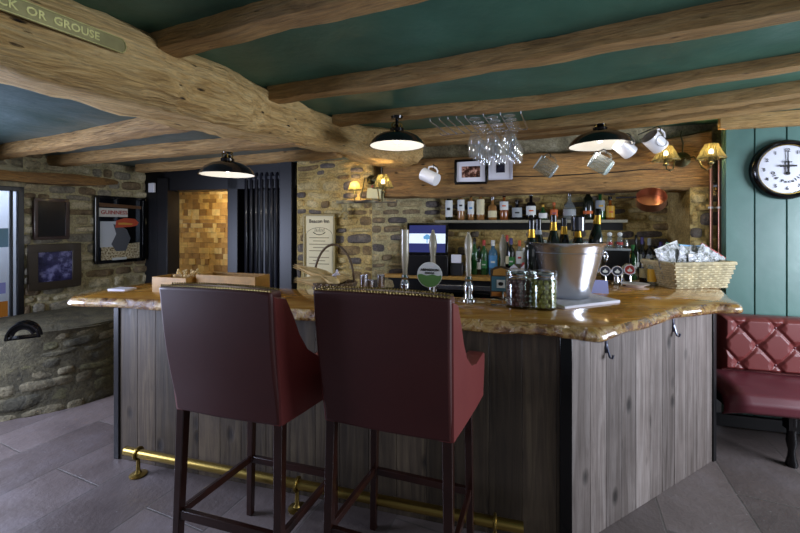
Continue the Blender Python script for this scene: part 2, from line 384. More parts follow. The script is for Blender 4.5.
# stone pier at the right end of the bar recess, walls of the recess
pr = hit(690, L0, dF); pe = hit(726, L0, dF)
rubble_wall('wall_pier_right', pr, pe, 1.0, 1.86, .55, ROCKY, MORTY, seed=4, ws=(.1,.2))
q440 = hit(440, R0, dF); q372 = hit(372, L0, dF)
rubble_wall('wall_recess', q440, V(R0.x, R0.y)+dF*.25, 1.0, 2.0, .15, ROCKY, MORTY, seed=5, hs=(.05,.10))
rubble_wall('wall_splay', q372, q440, .9, 2.0, .2, ROCKD, MORT, seed=6, gap=.022, hs=(.06,.14), ws=(.12,.32), depth=.03)
p297 = hit(297, L0, dF)
rubble_wall('wall_pier_left', p297, q372, .7, 2.26, .3, ROCKY, MORTY, seed=7, gap=.016)
wallbox('wall_over_lintel', hit(378, L0, dF)+nF.to_3d()*.12, hit(735, L0, dF)+nF.to_3d()*.12, 1.9, 2.42, .3, m_rock('packed_rubble', '#6b6350', '#a39a7c', '#cfc7ac'))

# left stone wall with the window at the frame's left edge
wl0 = W0 - dW*1.5; wl1 = hit(153, W0, dW)
winA = W0 - dW*1.15; winB = hit(23, W0, dW)
rubble_wall('wall_left', winB, wl1, .5, 2.26, .08, ROCKS, MORT, seed=8, hs=(.06,.13))
wallbox('wall_left_near', W0-dW*2.0, winA, 0, 2.26, .35, STONE)
wallbox('wall_left_under', winA, winB, 0, .60, .35, STONE)
wallbox('wall_left_over', winA, winB, 1.90, 2.26, .35, STONE)
Lw = (V(winB.x, winB.y)-winA).length
wn = MB()
for a, b, c, d in ((0,Lw,.60,.63), (0,Lw,1.86,1.90), (0,.05,.6,1.9), (Lw-.04,Lw,.6,1.9), (Lw-.088,Lw-.072,.6,1.9), (Lw*.45,Lw*.45+.04,.6,1.9)):
    wn.cube(a, b, -.01, .03, c, d)
win = struct(wn.build('window_1', BLACK, loc=(winA.x, winA.y, 0), rz=ang(dW), bevel=.004))
fros = NT('frosted_pane'); fros.P(Base_Color=C('#dfe4ee'), Roughness=.3, Transmission_Weight=.95, IOR=1.05)
gp = MB().cube(.05, Lw-.03, .008, .012, .63, 1.86).build('window_glass', fros.m, win)
# notices stuck on the pane
def notice(u0, u1, z0, z1, col, label):
    n = MB().cube(0, u1-u0, -.001, .001, 0, z1-z0)
    M = frame(winA, dW); p = M @ V(Lw-u1, .002, z0)
    o = n.build('window_notice', plain(col, .6, name='notice_'+col[1:]), loc=p, rz=ang(dW)); tag(o, label, 'notice', 'notices stuck inside the left window'); return o
notice(.105, .30, .72, .86, '#b5701f', 'orange paper notice at the foot of the left window')
notice(.12, .30, .93, 1.03, '#8d8fc4', 'mauve paper notice above the orange one in left window')
notice(.10, .30, 1.35, 1.52, '#6f97ad', 'blue poster with a pale band stuck halfway up the left window')
wallbox('window_backing', W0-dW*2.2-V(.9,-.43)*1.2, W0+dW*1.2-V(.9,-.43)*1.2, 0, 2.6, .1, plain('#c3cbd8', .8, name='backing_white'))  # added pale backing that makes the left pane look bright
# low curved stone plinth along the left wall
pl = [(-4.4,2.75), (-3.7,2.86), (-3.16,3.08), (-2.93,3.2), (-2.75,3.36), (-2.63,3.55), (-2.60,3.8), (-2.68,4.3), (-2.95,4.7)]
def sm(pts, k=6):
    out = []
    for i in range(len(pts)-1):
        p0 = V(*pts[max(0,i-1)]); a = V(*pts[i]); b = V(*pts[i+1]); p3 = V(*pts[min(len(pts)-1,i+2)])
        for j in range(k):
            t = j/k; out.append(.5*((2*a)+(b-p0)*t+(2*p0-5*a+4*b-p3)*t*t+(3*a-p0-3*b+p3)*t**3))
    out.append(V(*pts[-1])); return out
pls = sm(pl)
backs = [V(*W0)+dW*(-.9+2.3*i/(len(pls)-1)) for i in range(len(pls))]
m = MB()
prof = [(0,0,0),(0,.02,.2),(0,.035,.4),(0,.05,.6),(.03,.07,.67),(.12,.1,.69),(.5,.0,.70),(1,0,.72)]
rings = []
for a, b in zip(pls, backs):
    row = []
    for f, s, z in prof:
        p = a.lerp(b, max(f, s if f == 0 else f)) ; nz = noise.noise(V(p.x*2.5, p.y*2.5, z*5))*.035 if f < .5 else 0
        row.append(m.b.verts.new(V(p.x+nz*.5, p.y-nz, z + (noise.noise(V(p.x*3, p.y*3, 5))*.02 if z > .6 else 0))))
    rings.append(row)
for a, b in zip(rings, rings[1:]):
    for k in range(len(prof)-1): m.b.faces.new((a[k], b[k], b[k+1], a[k+1]))
cum = [0]
for a, b in zip(pls, pls[1:]): cum.append(cum[-1]+(b-a).length)
def fpl(u, z, d):
    i = 0
    while i < len(pls)-2 and cum[i+1] < u: i += 1
    t = (u-cum[i])/(cum[i+1]-cum[i]); p = pls[i].lerp(pls[i+1], t); tn = (pls[i+1]-pls[i]).normalized(); nn = V(tn.y, -tn.x)
    back = .03*(z/.66)
    p = p+nn*(d+.004-back); return V(p.x, p.y, z)
m2 = rubble('wall_plinth', fpl, cum[-1]-.01, 0, .675, ROCKP, MORTD, seed=11, hs=(.05,.12), ws=(.12,.38), depth=.013, gap=.008, irregular=.06)
me_ = bpy.data.meshes.new('tmp'); m.b.to_mesh(me_); m.b.free()
n0 = len(m2.b.faces); m2.b.from_mesh(me_); bpy.data.meshes.remove(me_); m2.b.faces.ensure_lookup_table()
for fc in m2.b.faces[n0:]: fc.material_index = len(ROCKP)
pl_o = struct(m2.build('wall_plinth', ROCKP[0], smooth=50))
for x in ROCKP[1:]+[MORTD]: pl_o.data.materials.append(x)

# far doorway: black frame, sawn-block panel beyond, black post
D0 = V(wl1.x, wl1.y); D1 = V(p297.x, p297.y)+V(0,.12); dD = (D1-D0).normalized()
def dpx(px): return (hit(px, D0, dD).to_2d()-D0).length
fr = MB()
fr.cube(-.02, dpx(172), -.10, .12, 0, 2.24); fr.cube(dpx(166), dpx(176), -.13, .05, 0, 2.10)
fr.cube(-.02, dpx(300), -.10, .12, 1.95, 2.26); fr.cube(dpx(233), dpx(243), -.10, .12, 0, 2.24)
fr.cube(dpx(286), dpx(298), -.14, .14, 0, 2.24)
struct(fr.build('door_1', BLACK, loc=(D0.x, D0.y, 0), rz=ang(dD), bevel=.006))
wallbox('wall_far', hit(240, D0+nF*.14, dD), hit(300, D0+nF*.14, dD), 0, 2.26, .1, BLACK)
bp = MB()
q0 = hit(160, D0+nF*.62, dD).to_2d(); q1 = hit(250, D0+nF*.62, dD).to_2d()
Lb = (q1-q0).length; rr = random.Random(3); z = .6
while z < 2.1:
    h = rr.uniform(.05,.09); x = 0
    while x < Lb:
        wd = rr.uniform(.05,.12); n0 = len(bp.b.faces); bp.cube(x+.001, min(Lb,x+wd)-.001, rr.uniform(-.012,.004), .05, z+.001, z+h-.001); x += wd
        bp.b.faces.ensure_lookup_table(); mi = rr.randrange(5)
        for fc in bp.b.faces[n0:]: fc.material_index = mi
    z += h
bl = bp.build('wall_blocks', TANS[0], loc=(q0.x, q0.y, 0), rz=ang(dD)); struct(bl)
for x in TANS[1:]: bl.data.materials.append(x)
# wooden splinter sill over the panel
# ------------------------------------------------------------------ irregular old timbers
def loft(name, secs, mat, rough=.006, step=.05, k=4, seed=0, rnd=.18):
    """secs: list of 4 corner points (near-top, near-bottom, far-bottom, far-top)"""
    secs = [[Vector(p) for p in s] for s in secs]
    st = []
    for i in range(len(secs)-1):
        L = (secs[i+1][0]-secs[i][0]).length; n = max(2, int(L/step))
        for j in range(n):
            t = j/n; S = []
            for c in range(4):
                p0 = secs[max(0,i-1)][c]; a = secs[i][c]; b = secs[i+1][c]; p3 = secs[min(len(secs)-1,i+2)][c]
                S.append(.5*((2*a)+(b-p0)*t+(2*p0-5*a+4*b-p3)*t*t+(3*a-p0-3*b+p3)*t**3))
            st.append(S)
    st.append(secs[-1])
    org = sum(st[0], Vector())/4; d = sum(st[-1], Vector())/4-org
    a = math.atan2(d.y, d.x); Mi = (Matrix.Translation(org) @ Matrix.Rotation(a, 4, 'Z')).inverted()
    m = MB(); rings = []
    for S in st:
        cen = sum(S, Vector())/4; row = []
        for c in range(4):
            A, B = S[c], S[(c+1)%4]
            for j in range(k):
                t = j/k; p = A.lerp(B, t)
                if j == 0: p = p.lerp(cen, rnd*.35)
                nn = noise.noise_vector(p*4+V(seed,0,0))*rough*1.6 + noise.noise_vector(p*17+V(seed,3,0))*rough*.7
                row.append(m.b.verts.new(Mi @ (p+nn)))
        rings.append(row)
    n = 4*k
    for A, B in zip(rings, rings[1:]):
        for j in range(n): m.b.faces.new((A[j], A[(j+1)%n], B[(j+1)%n], B[j]))
    m.b.faces.new(rings[0]); m.b.faces.new(rings[-1][::-1])
    return m.build(name, mat, loc=org, rz=a, smooth=50)
def joist(pts, h, wd, label, mat, zt=2.405, dz=0, group='joists crossing the green ceiling', name='ceiling_joist', seed=0):
    P = [V(*p) for p in pts]; secs = []
    for i, p in enumerate(P):
        d = (P[min(len(P)-1,i+1)]-P[max(0,i-1)]).normalized(); n = V(-d.y, d.x)
        if n.y < 0: n = -n
        q = p+n*wd
        secs.append([V(p.x,p.y,zt), V(p.x,p.y,zt-h), V(q.x,q.y,zt-h), V(q.x,q.y,zt)])
    return tag(loft(name, secs, mat, .006, seed=seed), label, 'beam', group, 'thing')
joist([(-1.35,1.84), (-1.12,1.735), (-.567,1.49), (.1,1.22), (.5,1.0)], .085, .11, 'short oak ceiling joist nearest the camera at top left', JOIST, seed=1)
joist([(-.82,2.39), (-.72,2.35), (.026,2.06), (.63,1.78), (1.05,1.565), (1.6,1.28), (2.3,.9)], .095, .10, 'long oak ceiling joist above both bar stools, second from the camera', JOIST, seed=2)
joist([(-.52,3.0), (-.387,2.96), (.2,2.76), (.911,2.54), (1.4,2.26), (1.965,1.916), (2.9,1.35)], .07, .12, 'oak ceiling joist the glass rack wires start from, left pendant at its end', JOIST, seed=3)
joist([(-.2,3.56), (.045,3.48), (1.05,3.157), (1.81,2.67), (2.34,2.286), (3.3,1.6)], .085, .13, 'pale oak joist behind the hanging wine glasses, right pendant fixed under it', JOIST2, seed=4)
joist([(-.1,3.72), (.2,3.63), (1.1,3.33), (1.95,2.82), (2.5,2.43), (3.4,1.8)], .10, .15, 'oak joist nearest the stone above the lintel, rearmost of the ceiling joists', JOIST2, seed=5)
g2 = 'joists crossing the left hand ceiling'
joist([(-.95,2.14), (-1.45,2.35), (-2.4,2.83), (-3.43,3.30), (-4.0,3.6)], .10, .12, 'oak joist nearest the camera across the bluish left ceiling', JOIST, 2.23, group=g2, seed=6)
joist([(-.75,2.78), (-1.08,2.90), (-2.5,3.42), (-3.3,3.75), (-3.6,3.85)], .10, .13, 'oak joist above the left pendant lamp, middle of the left ceiling', JOIST, 2.23, group=g2, seed=7)
joist([(-.55,3.36), (-.9,3.5), (-2.0,3.96), (-2.95,4.35)], .09, .12, 'oak joist nearest the black doorway across the left ceiling', JOIST, 2.23, group=g2, seed=8)
# big beam
secs = []
for tr, zb, bl_ in (((-1.42,1.05), 2.09, (-1.85,1.12)), ((-1.21,1.47), 2.09, (-1.6,1.56)), ((-.98,1.9), 2.085, (-1.34,2.13)), ((-.8,2.38), 2.11, (-1.05,2.68)), ((-.42,3.2), 2.165, (-.66,3.42)), ((.0,3.42), 2.12, (-.3,3.8)), ((.20,3.52), 2.11, (-.02,3.95))):
    a = V(tr[0], tr[1], 2.42); b = V(tr[0], tr[1], zb); c = V(bl_[0], bl_[1], zb+.01); d = V(bl_[0], bl_[1], 2.42)
    secs.append([a, b, c, d])
tag(loft('main_beam', secs, BEAM, .016, .05, 6, seed=20, rnd=.5), 'massive gnarled oak beam running from the top left corner to the bar lintel', 'beam', kind='thing')
# lintel over the bar recess
A = hit(384, L0, dF); B = hit(712, L0, dF); secs = []
for t, zt, zb in ((0,2.2,1.83), (.2,2.21,1.82), (.45,2.20,1.835), (.7,2.21,1.84), (.85,2.27,1.84), (1.0,2.33,1.835)):
    p = A.lerp(B, t); q = p+nF.to_3d()*.22; zm = zb + (zt-zb)*.5
    secs.append([V(p.x,p.y,zt), V(p.x,p.y,zb), V(q.x,q.y,zb), V(q.x,q.y,zt)])
lint = tag(loft('lintel_beam', secs, LINTEL, .009, .05, 7, seed=30), 'wide golden oak lintel above the bottle shelves behind the bar', 'beam', kind='thing')
crack = MB()
cp = []
for i in range(25):
    t = .22+.75*i/24; p = A.lerp(B, t); z = 2.03+.02*math.sin(t*9)+noise.noise(V(t*14,0,0))*.012 - .04*t
    cp.append(V(p.x, p.y, z)-nF.to_3d()*.003)
crack.tube(cp, [.001+.005*math.sin(PI*i/24) for i in range(25)], 5)
ck = crack.build('crack', plain('#1c1209', .9, name='crack'))
ck.parent = lint; ck.matrix_parent_inverse = (Matrix.Translation(lint.location) @ Matrix.Rotation(lint.rotation_euler.z, 4, 'Z')).inverted()
# wall plates
a = G0 - dF*.05; b = G0 + dF*2.1
secs = [[V(p.x,p.y,2.40)-nF.to_3d()*.05, V(p.x,p.y,zb)-nF.to_3d()*.05, V(p.x,p.y,zb)+nF.to_3d()*.0, V(p.x,p.y,2.4)+nF.to_3d()*.0] for p, zb in ((a,2.29), (a.lerp(b,.5),2.28), (b,2.27))]
tag(loft('wall_plate', secs, JOIST2, .003, seed=41), 'pale board along the top of the green boarded wall', 'beam', kind='thing')
u = V(.9,-.43)
secs = []
for t, zb, zt, wd in ((-.7,1.93,2.02,.26), (0,1.94,2.03,.25), (.4,1.94,2.05,.24), (.75,1.97,2.05,.18), (.95,2.0,2.04,.05)):
    p = W0+dW*t; q = p+u*wd
    secs.append([V(q.x,q.y,zt), V(q.x,q.y,zb), V(p.x,p.y,zb), V(p.x,p.y,zt)])
tag(loft('wall_plate', secs, LINTEL, .008, seed=42), 'short golden beam end above the two small frames on left wall', 'beam', kind='thing')

# ------------------------------------------------------------------ bar
A2 = V(-1.87, 2.59); B2 = V(.82, 1.86); C2 = V(2.05, 2.56)
bar = thing('bar_counter', 'boarded L-shaped bar counter with dark front and grey brown side', 'bar', (B2.x, B2.y, 0))
def inl(P): return V(P[0]-B2.x, P[1]-B2.y)
d1 = (B2-A2).normalized(); n1 = V(-d1.y, d1.x); d2 = (C2-B2).normalized(); n2 = V(-d2.y, d2.x)
def boards(P, d, L, widths, z1, mat, name, parent):
    m = MB(); x = 0; i = 0
    while x < L-.005:
        wd = widths[i % len(widths)]; i += 1
        m.cube(x+.0007, min(L, x+wd)-.0007, -.0, .025, 0, z1); x += wd
    m.cube(0, L, .010, .04, 0, z1-.001)
    o = m.build(name, mat, parent, loc=(P.x-B2.x, P.y-B2.y, 0), rz=ang(d), bevel=.002); return o
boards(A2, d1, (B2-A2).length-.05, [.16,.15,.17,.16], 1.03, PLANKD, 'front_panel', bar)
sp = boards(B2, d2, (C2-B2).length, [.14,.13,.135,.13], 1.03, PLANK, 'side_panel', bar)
tag(sp, 'grey brown knotty boards')
po = MB().cube(-.055, .0, -.012, .05, 0, 1.03).build('corner_post', BLACKG, bar, loc=(0,0,0), rz=ang(d1), bevel=.003)
pe_ = A2-V(B2.x,B2.y)
MB().cube(-.03, .012, -.01, .06, 0, 1.03).build('end_post', BLACK, bar, loc=(pe_.x, pe_.y, 0), rz=ang(d1), bevel=.003)
pc = C2-B2
MB().cube(-.005, .035, -.01, .06, 0, 1.03).build('end_post', BLACK, bar, loc=(pc.x, pc.y, 0), rz=ang(d2), bevel=.003)
MB().cube(0, .6, 0, .03, 0, 1.03).build('end_panel', PLANKD, bar, loc=(pe_.x, pe_.y, 0), rz=ang(n1), bevel=.002)
# inner carcass (bartender side)
ins = MB().cube(0, 2.6, .50, .53, 0, 1.02).build('inner_panel', BLACK, bar, loc=(pe_.x, pe_.y, 0), rz=ang(d1))
# worktop: one polygon with live edge
ZT = 1.09
outer = [(-2.13,2.56), (-2.12,2.49), (-2.02,2.465), (-1.57,2.40), (-1.3,2.34), (-.9,2.20), (-.4,2.09), (0,1.985), (.378,1.89), (.75,1.776), (.84,1.74), (.90,1.735), (1.02,1.80), (1.25,1.965), (1.55,2.16), (1.8,2.25), (1.93,2.25), (2.0,2.29), (2.12,2.52), (2.27,2.74), (2.38,2.98)]
inner = [(2.05,3.12), (1.75,3.22), (1.3,3.12), (.98,2.72), (.62,2.42), (.2,2.53), (-.9,2.84), (-1.98,3.13), (-2.08,2.9)]
oo = sm(outer, 7)
ring = oo + [V(*p) for p in inner]
cen = V(.2,2.4)
bm = MB(); lay = []
for (off, z) in ((.012, ZT-.060), (-.006, ZT-.05), (-.012, ZT-.034), (-.004, ZT-.014), (.012, ZT)):
    row = []
    for i, p in enumerate(ring):
        q = p.copy()
        if i < len(oo):
            a = oo[max(0,i-1)]; b = oo[min(len(oo)-1,i+1)]; t = (b-a).normalized(); n = V(-t.y, t.x)
            w_ = noise.noise(V(p.x*5, p.y*5, z*12))*.016 + noise.noise(V(p.x*17, p.y*17, z*30))*.008
            q = p+n*(off+w_)
        zz = z + (noise.noise(V(p.x*4,p.y*4,9))*.012 if z < ZT-.04 else 0)
        row.append(bm.b.verts.new(V(q.x, q.y, zz)))
    lay.append(row)
n = len(ring)
for a, b in zip(lay, lay[1:]):
    for k in range(n): bm.b.faces.new((a[k], a[(k+1)%n], b[(k+1)%n], b[k]))
f1 = bm.b.faces.new(lay[-1]); f2 = bm.b.faces.new(lay[0][::-1])
bmesh.ops.triangulate(bm.b, faces=[f1, f2])
wt = bm.build('worktop', WORK, smooth=50)
wt.data.materials.append(EDGE)
for p in wt.data.polygons:
    if abs(p.normal.z) < .8 or p.normal.z < 0: p.material_index = 1
tag(wt, 'thick varnished golden slab worktop with wavy live edge on the bar', 'worktop')
# coat hooks under the worktop
HKM = plain('#6f7486', .3, .9, name='blued_steel')
def hook(px, py, lab):
    p = hitz(px, py, B2-n2*-.0, d2); o = thing('coat_hook', lab, 'hook', (p.x, p.y, p.z-.03), ang(d2), 'iron bag hooks on the bar side')
    m = MB().cube(-.008,.008,-.006,0,-.01,.08).sph((0,-.004,.02), .012, 1, .5, 1.6); m.build('back_plate', HKM, o, bevel=.002)
    MB().tube([(0,-.004,.03),(0,-.012,.0),(0,-.022,-.03),(0,-.034,-.03),(0,-.038,-.012)], [.006,.006,.005,.005,.006], 8).build('hook', HKM, o)
hook(606, 345, 'dark iron hook under the worktop near the bar corner')
hook(673, 325, 'dark iron hook under the worktop nearer the red bench')
# brass foot rail
fr0 = V(-1.72, 2.445)-V(.0,.0); rail = thing('foot_rail', 'brass foot rail on brackets along the foot of the bar front', 'rail', (fr0.x, fr0.y, 0), ang(d1))
RL = 2.38
MB().tube([(x,0,.135) for x in (0,.6,1.2,1.8,RL)], .026, 16).lathe([(0,-.012),(.022,-.010),(.028,0)], 16, Matrix.Translation((0,0,.135)) @ Matrix.Rotation(-PI/2, 4, 'Y')).build('tube', BRASS, rail)
for x in (.10, 1.2, 2.25):
    b = MB().lathe([(.048,0),(.05,.006),(.02,.014),(.012,.03),(.010,.10)], 16, Matrix.Translation((x,0,0)))
    b.tube([(x+0, .033*math.cos(t), .135+.033*math.sin(t)) for t in [i*2*PI/14 for i in range(14)]], .008, 6, closed=True)
    b.build('bracket', BRASS, rail)
# ------------------------------------------------------------------ bar stools
NAIL = plain('#9a8450', .3, .9, name='aged_nailheads')
def stool(name, label, xl, xr, yaw_extra=0.0, s=.48, W=.258):
    dF = V(math.cos(yaw_extra), -math.sin(yaw_extra)); nF = V(-dF.y, dF.x); kl = (xl-400)/F; kr = (xr-400)/F
    # rear legs at columns xl, xr, spacing s along dF
    Y1 = (dF.x*s + kr*(-dF.y)*s)/(kr-kl)
    P = V(kl*Y1, Y1); c = P + dF*(s/2) + nF*.225
    t = thing(name, label, 'bar stool', (c.x, c.y, 0), ang(dF), 'red leather bar stools')
    def side(z, side_=1): pass
    # legs
    for sx in (-1,1):
        for sy, top in ((-1,.80),(1,.80)):
            m = MB(); x = sx*.235; y = sy*.225
            bx = x + sx*.012; by = y + (sy*.03 if sy < 0 else 0)
            a = [(-.019,-.019),(.019,-.019),(.019,.019),(-.019,.019)]
            r0 = [m.b.verts.new(V(bx+u*.8, by+v*.8, 0)) for u, v in a]; r1 = [m.b.verts.new(V(x+u, y+v, top)) for u, v in a]
            for k in range(4): m.b.faces.new((r0[k], r0[(k+1)%4], r1[(k+1)%4], r1[k]))
            m.b.faces.new(r0[::-1]); m.b.faces.new(r1); m.build('leg', DWOOD, t, bevel=.003)
    def bar_(p, q, w, h, nm='stretcher', mat=DWOOD):
        p = V(*p); q = V(*q); d = q-p; M = Matrix.Translation((p+q)/2) @ d.to_track_quat('X','Z').to_matrix().to_4x4()
        MB().box((0,0,0), (d.length, w, h), M).build(nm, mat, t, bevel=.003)
    bar_((-.24,-.243,.34), (.24,-.243,.34), .022, .038)
    for sx in (-1,1): bar_((sx*.243,-.243,.34), (sx*.243,.225,.30), .020, .034)
    bar_((-.24,.225,.30), (.24,.225,.30), .024, .034, 'footrest')
    # upholstered body: back, arms, seat
    def yb(z): return -.27 - .075*max(0,(z-.8))/.49 - .012*math.sin(PI*min(1,max(0,(z-.8)/.49)))
    m = MB()
    def fb(u, v, o):
        z = .775+.535*v; x = (-W+2*W*u)*(1+.05*v); y = yb(z)+o
        y -= (.018*math.sin(PI*u))*(1 if o < .03 else -1)*.6
        return V(x, y+.02, z - (.006*(2*u-1)**2 if v > .98 else 0))
    m = MB().sheet(lambda u,v: fb(u,v,0), 10, 10).sheet(lambda u,v: fb(u,v,.075), 10, 10)
    for a_, b_ in (((0,0),(0,1)), ((1,0),(1,1)), ((0,1),(1,1)), ((0,0),(1,0))):
        m.sheet(lambda u,v,a_=a_,b_=b_: fb(a_[0]+(b_[0]-a_[0])*u, a_[1]+(b_[1]-a_[1])*u, .075*v), 10, 1)
    m.build('backrest', RED, t, bevel=.012, seg=3, smooth=60)
    # nailhead piping along the top of the back
    for o_, dy in ((0,.012), (.075,-.012)):
        N = 176; pts = [fb(i/N, 1, o_) for i in range(N+1)]
        MB().tube([(p.x*.985, p.y+dy, p.z+.001) for p in pts], [.0018+.0042*abs(math.sin(PI*i/4)) for i in range(N+1)], 6).build('nailhead_trim', NAIL, t)
    prof = [(-.30,1.29),(-.24,1.27),(-.19,1.19),(-.15,1.11),(-.09,1.03),(-.01,.975),(.08,.955),(.15,.962),(.21,.965),(.24,.95),(.25,.90),(.24,.80),(.235,.755),(.10,.755),(-.1,.765),(-.27,.775)]
    for sx in (-1,1):
        m = MB(); pr = [(y if i not in (0,) else yb(1.29)+.01, z) for i, (y, z) in enumerate(prof)]; pr[0] = (pr[0][0]+.02, pr[0][1]); pr[-1] = (yb(.775)+.024, .775)
        lay = []
        for x in (W-.055, W-.05, W-.004, W+.004):
            ins_ = .008 if x in (W-.055, W+.004) else 0
            cy = 0; cz = .9
            lay.append([m.b.verts.new(V(sx*x*(1+.05*max(0,(z-.775)/.515))*(1+.18*max(0,min(1,(y+.27)/.5))), y+(cy-y)*ins_*2, z+(cz-z)*ins_*2)) for y, z in pr])
        n = len(pr)
        for a, b in zip(lay, lay[1:]):
            for k in range(n): m.b.faces.new((a[k], a[(k+1)%n], b[(k+1)%n], b[k]))
        f1 = m.b.faces.new(lay[0][::-1]); f2 = m.b.faces.new(lay[-1]); bmesh.ops.triangulate(m.b, faces=[f1,f2])
        m.build('arm', REDB, t, smooth=50)
    MB().cube(-W+.05, W-.05, -.245, .225, .77, .80).build('seat_frame', RED, t, bevel=.01)
    m = MB().sheet(lambda u,v: V(-W+.055+(2*W-.11)*u, -.22+.51*v, .80+.06*(1-(2*u-1)**6)*(1-(2*v-1)**6)), 12, 12)
    m.build('seat', REDB, t, solid=.004, smooth=60)
    return t
s1 = stool('bar_stool', 'red leather bar stool with high back, left of the two', 184, 280, math.radians(16.5), .468, .250)
s2 = stool('bar_stool', 'red leather bar stool with high back, right of the two and nearer the camera', 327, 455, math.radians(19), .52, .254)

# ------------------------------------------------------------------ red bench on the right
bn = thing('bench_seat', 'buttoned red leather bench against the green boarded wall', 'bench', (2.42, 2.98, 0), ang(dF))
BL = 1.75; bw = .30; bh = .17
def tuft(u, v):
    x = -.0+BL*u; z = .475+.40*v
    # diamond grid of buttons
    best = 9
    for r in range(-1, 4):
        zz = .475+.06+.135*r
        off = (.5 if r % 2 else 0)
        kx = round((x-.10)/.225-off); bx = .10+.225*(kx+off)
        best = min(best, math.hypot(x-bx, (z-zz)*1.05))
    # creases between neighbouring buttons
    cx = (x-.10)/.225; cz = (z-.475-.06)/.27
    c1 = abs(((cx-cz+.5) % 1)-.5); c2 = abs(((cx+cz+.5) % 1)-.5); cr = min(c1, c2)
    puff = .030*min(1, (best/.055))**.7 * min(1, .55+ (cr/.10)*.45)
    edge = min(1, min(v, 1-v)/.07, min(u, 1-u)/.012)**.5
    return V(x, -.075 - puff*edge + .03*(1-edge), z + 0)
m = MB().sheet(tuft, 340, 84)
m.build('back', REDB, bn, smooth=180)
MB().cube(0, BL, -.05, .04, .44, .875).build('back_board', REDB, bn, bevel=.012)
b0_ = MB().sph((0,0,0), .011, 1, .6, 1, sub=2).build('button', REDS, bn); b0_.location = (.10,-.078,.535)
for r in range(0, 3):
    zz = .475+.06+.135*r; off = .5 if r % 2 else 0
    for k in range(0, 8):
        x = .10+.225*(k+off)
        if x < BL-.02 and (r or k):
            c_ = b0_.copy(); COL.objects.link(c_); c_.parent = bn; c_.location = (x,-.078,zz)
def seat(u, v):       # rolled front
    x = -.16+(BL+.16)*u; a = v
    prof = [(-.02,.455),(-.12,.478),(-.28,.485),(-.42,.478),(-.50,.455),(-.535,.41),(-.53,.36),(-.50,.34)]
    f = a*(len(prof)-1); i = min(len(prof)-2, int(f)); t = f-i; y = prof[i][0]*(1-t)+prof[i+1][0]*t; z = prof[i][1]*(1-t)+prof[i+1][1]*t
    r = max(0, (.10-(x+.16))/.10); z -= .05*r*r; y += (.07*r*r if y < -.3 else 0)
    z += noise.noise(V(x*4, y*6, 0))*.008
    return V(x, y, z)
m = MB().sheet(seat, 80, 28); m.build('seat', REDS, bn, solid=.012, smooth=180)
MB().cube(-.13, BL, -.47, .0, .33, .40).build('seat_frame', BLACK, bn, bevel=.005)
for x, y in ((-.10,-.06), (.22,-.43), (1.0,-.43), (1.6,-.43)):
    m = MB().lathe([(.028,0),(.032,.02),(.022,.06),(.018,.10),(.03,.16),(.024,.22),(.034,.27),(.034,.34)], 14, Matrix.Translation((x,y,0)))
    m.cube(x-.032, x+.032, y-.032, y+.032, .24, .36); m.build('leg', BLACKG, bn)
MB().cube(-.10, BL, -.07, -.04, .05, .14).build('rear_rail', BLACK, bn, bevel=.004)

# ------------------------------------------------------------------ pendant lamps
def bulb_light(name, parent, loc, power, col=(1.0,.68,.30), r=.02):
    l = bpy.data.lights.new(name, 'POINT'); l.energy = power; l.color = col; l.shadow_soft_size = r
    o = bpy.data.objects.new(name, l); COL.objects.link(o); o.parent = parent; o.location = loc; return o
SHW = plain('#8f8d89', .45, name='white_enamel'); SHK = plain('#17171a', .18, coat=.6, name='black_enamel')
BULBW = m_emit('cool_bulb', '#fff3df', 6)
def pendant(label, px, py, Y, D, ztop, tilt=0):
    c = at(px, py, Y)
    t = thing('pendant_lamp', label, 'lamp', (c.x, c.y, c.z), 0, 'black dome pendant lamps', tilt=(0,tilt,0))
    R = D/2; H = D*.26
    outer_ = [(R+.004,0),(R,.004),(R*.93,H*.28),(R*.78,H*.58),(R*.55,H*.82),(R*.3,H*.95),(.05,H)]
    MB().lathe(outer_, 40, cap=False).build('lamp_shade', SHK, t, solid=.002, smooth=60)
    MB().lathe([(r-.006, z-.003) for r, z in outer_[1:]]+[(0,H-.004)], 40, cap=False).build('lining', SHW, t, smooth=60)
    MB().lathe([(.05,H-.005),(.052,H+.02),(.035,H+.03),(.02,H+.045),(.02,H+.05)], 20).build('gallery', BLACKG, t)
    for k in range(4):
        a = k*PI/2+.4
        MB().tube([(.036*math.cos(a),.036*math.sin(a),H+.015),(.04*math.cos(a),.04*math.sin(a),H+.05),(.02*math.cos(a),.02*math.sin(a),H+.065)], .005, 6).build('strut', BRASS, t)
    top = ztop-c.z
    MB().lathe([(.012,H+.04),(.012,top-.02),(.04,top-.018),(.045,top)], 14).build('ceiling_rose', BLACKG, t)
    MB().sph((0,0,H*.45), .028, sub=2).lathe([(.014,H*.5),(.016,H-.01)], 12).build('bulb', SHW, t)
    bulb_light('bulb_light', t, (0,0,-.012), 5.0, (1.0,.93,.82), .03)
pendant('black dome pendant lamp hanging over the middle of the bar counter', 397, 146, 2.82, .40, 2.335)
pendant('black dome pendant lamp beside the hanging mugs, rightmost of the three', 600, 146, 2.98, .45, 2.33)
pendant('black dome pendant lamp in front of the black radiator, leftmost of the three', 227.5, 175, 3.12, .42, 2.14)

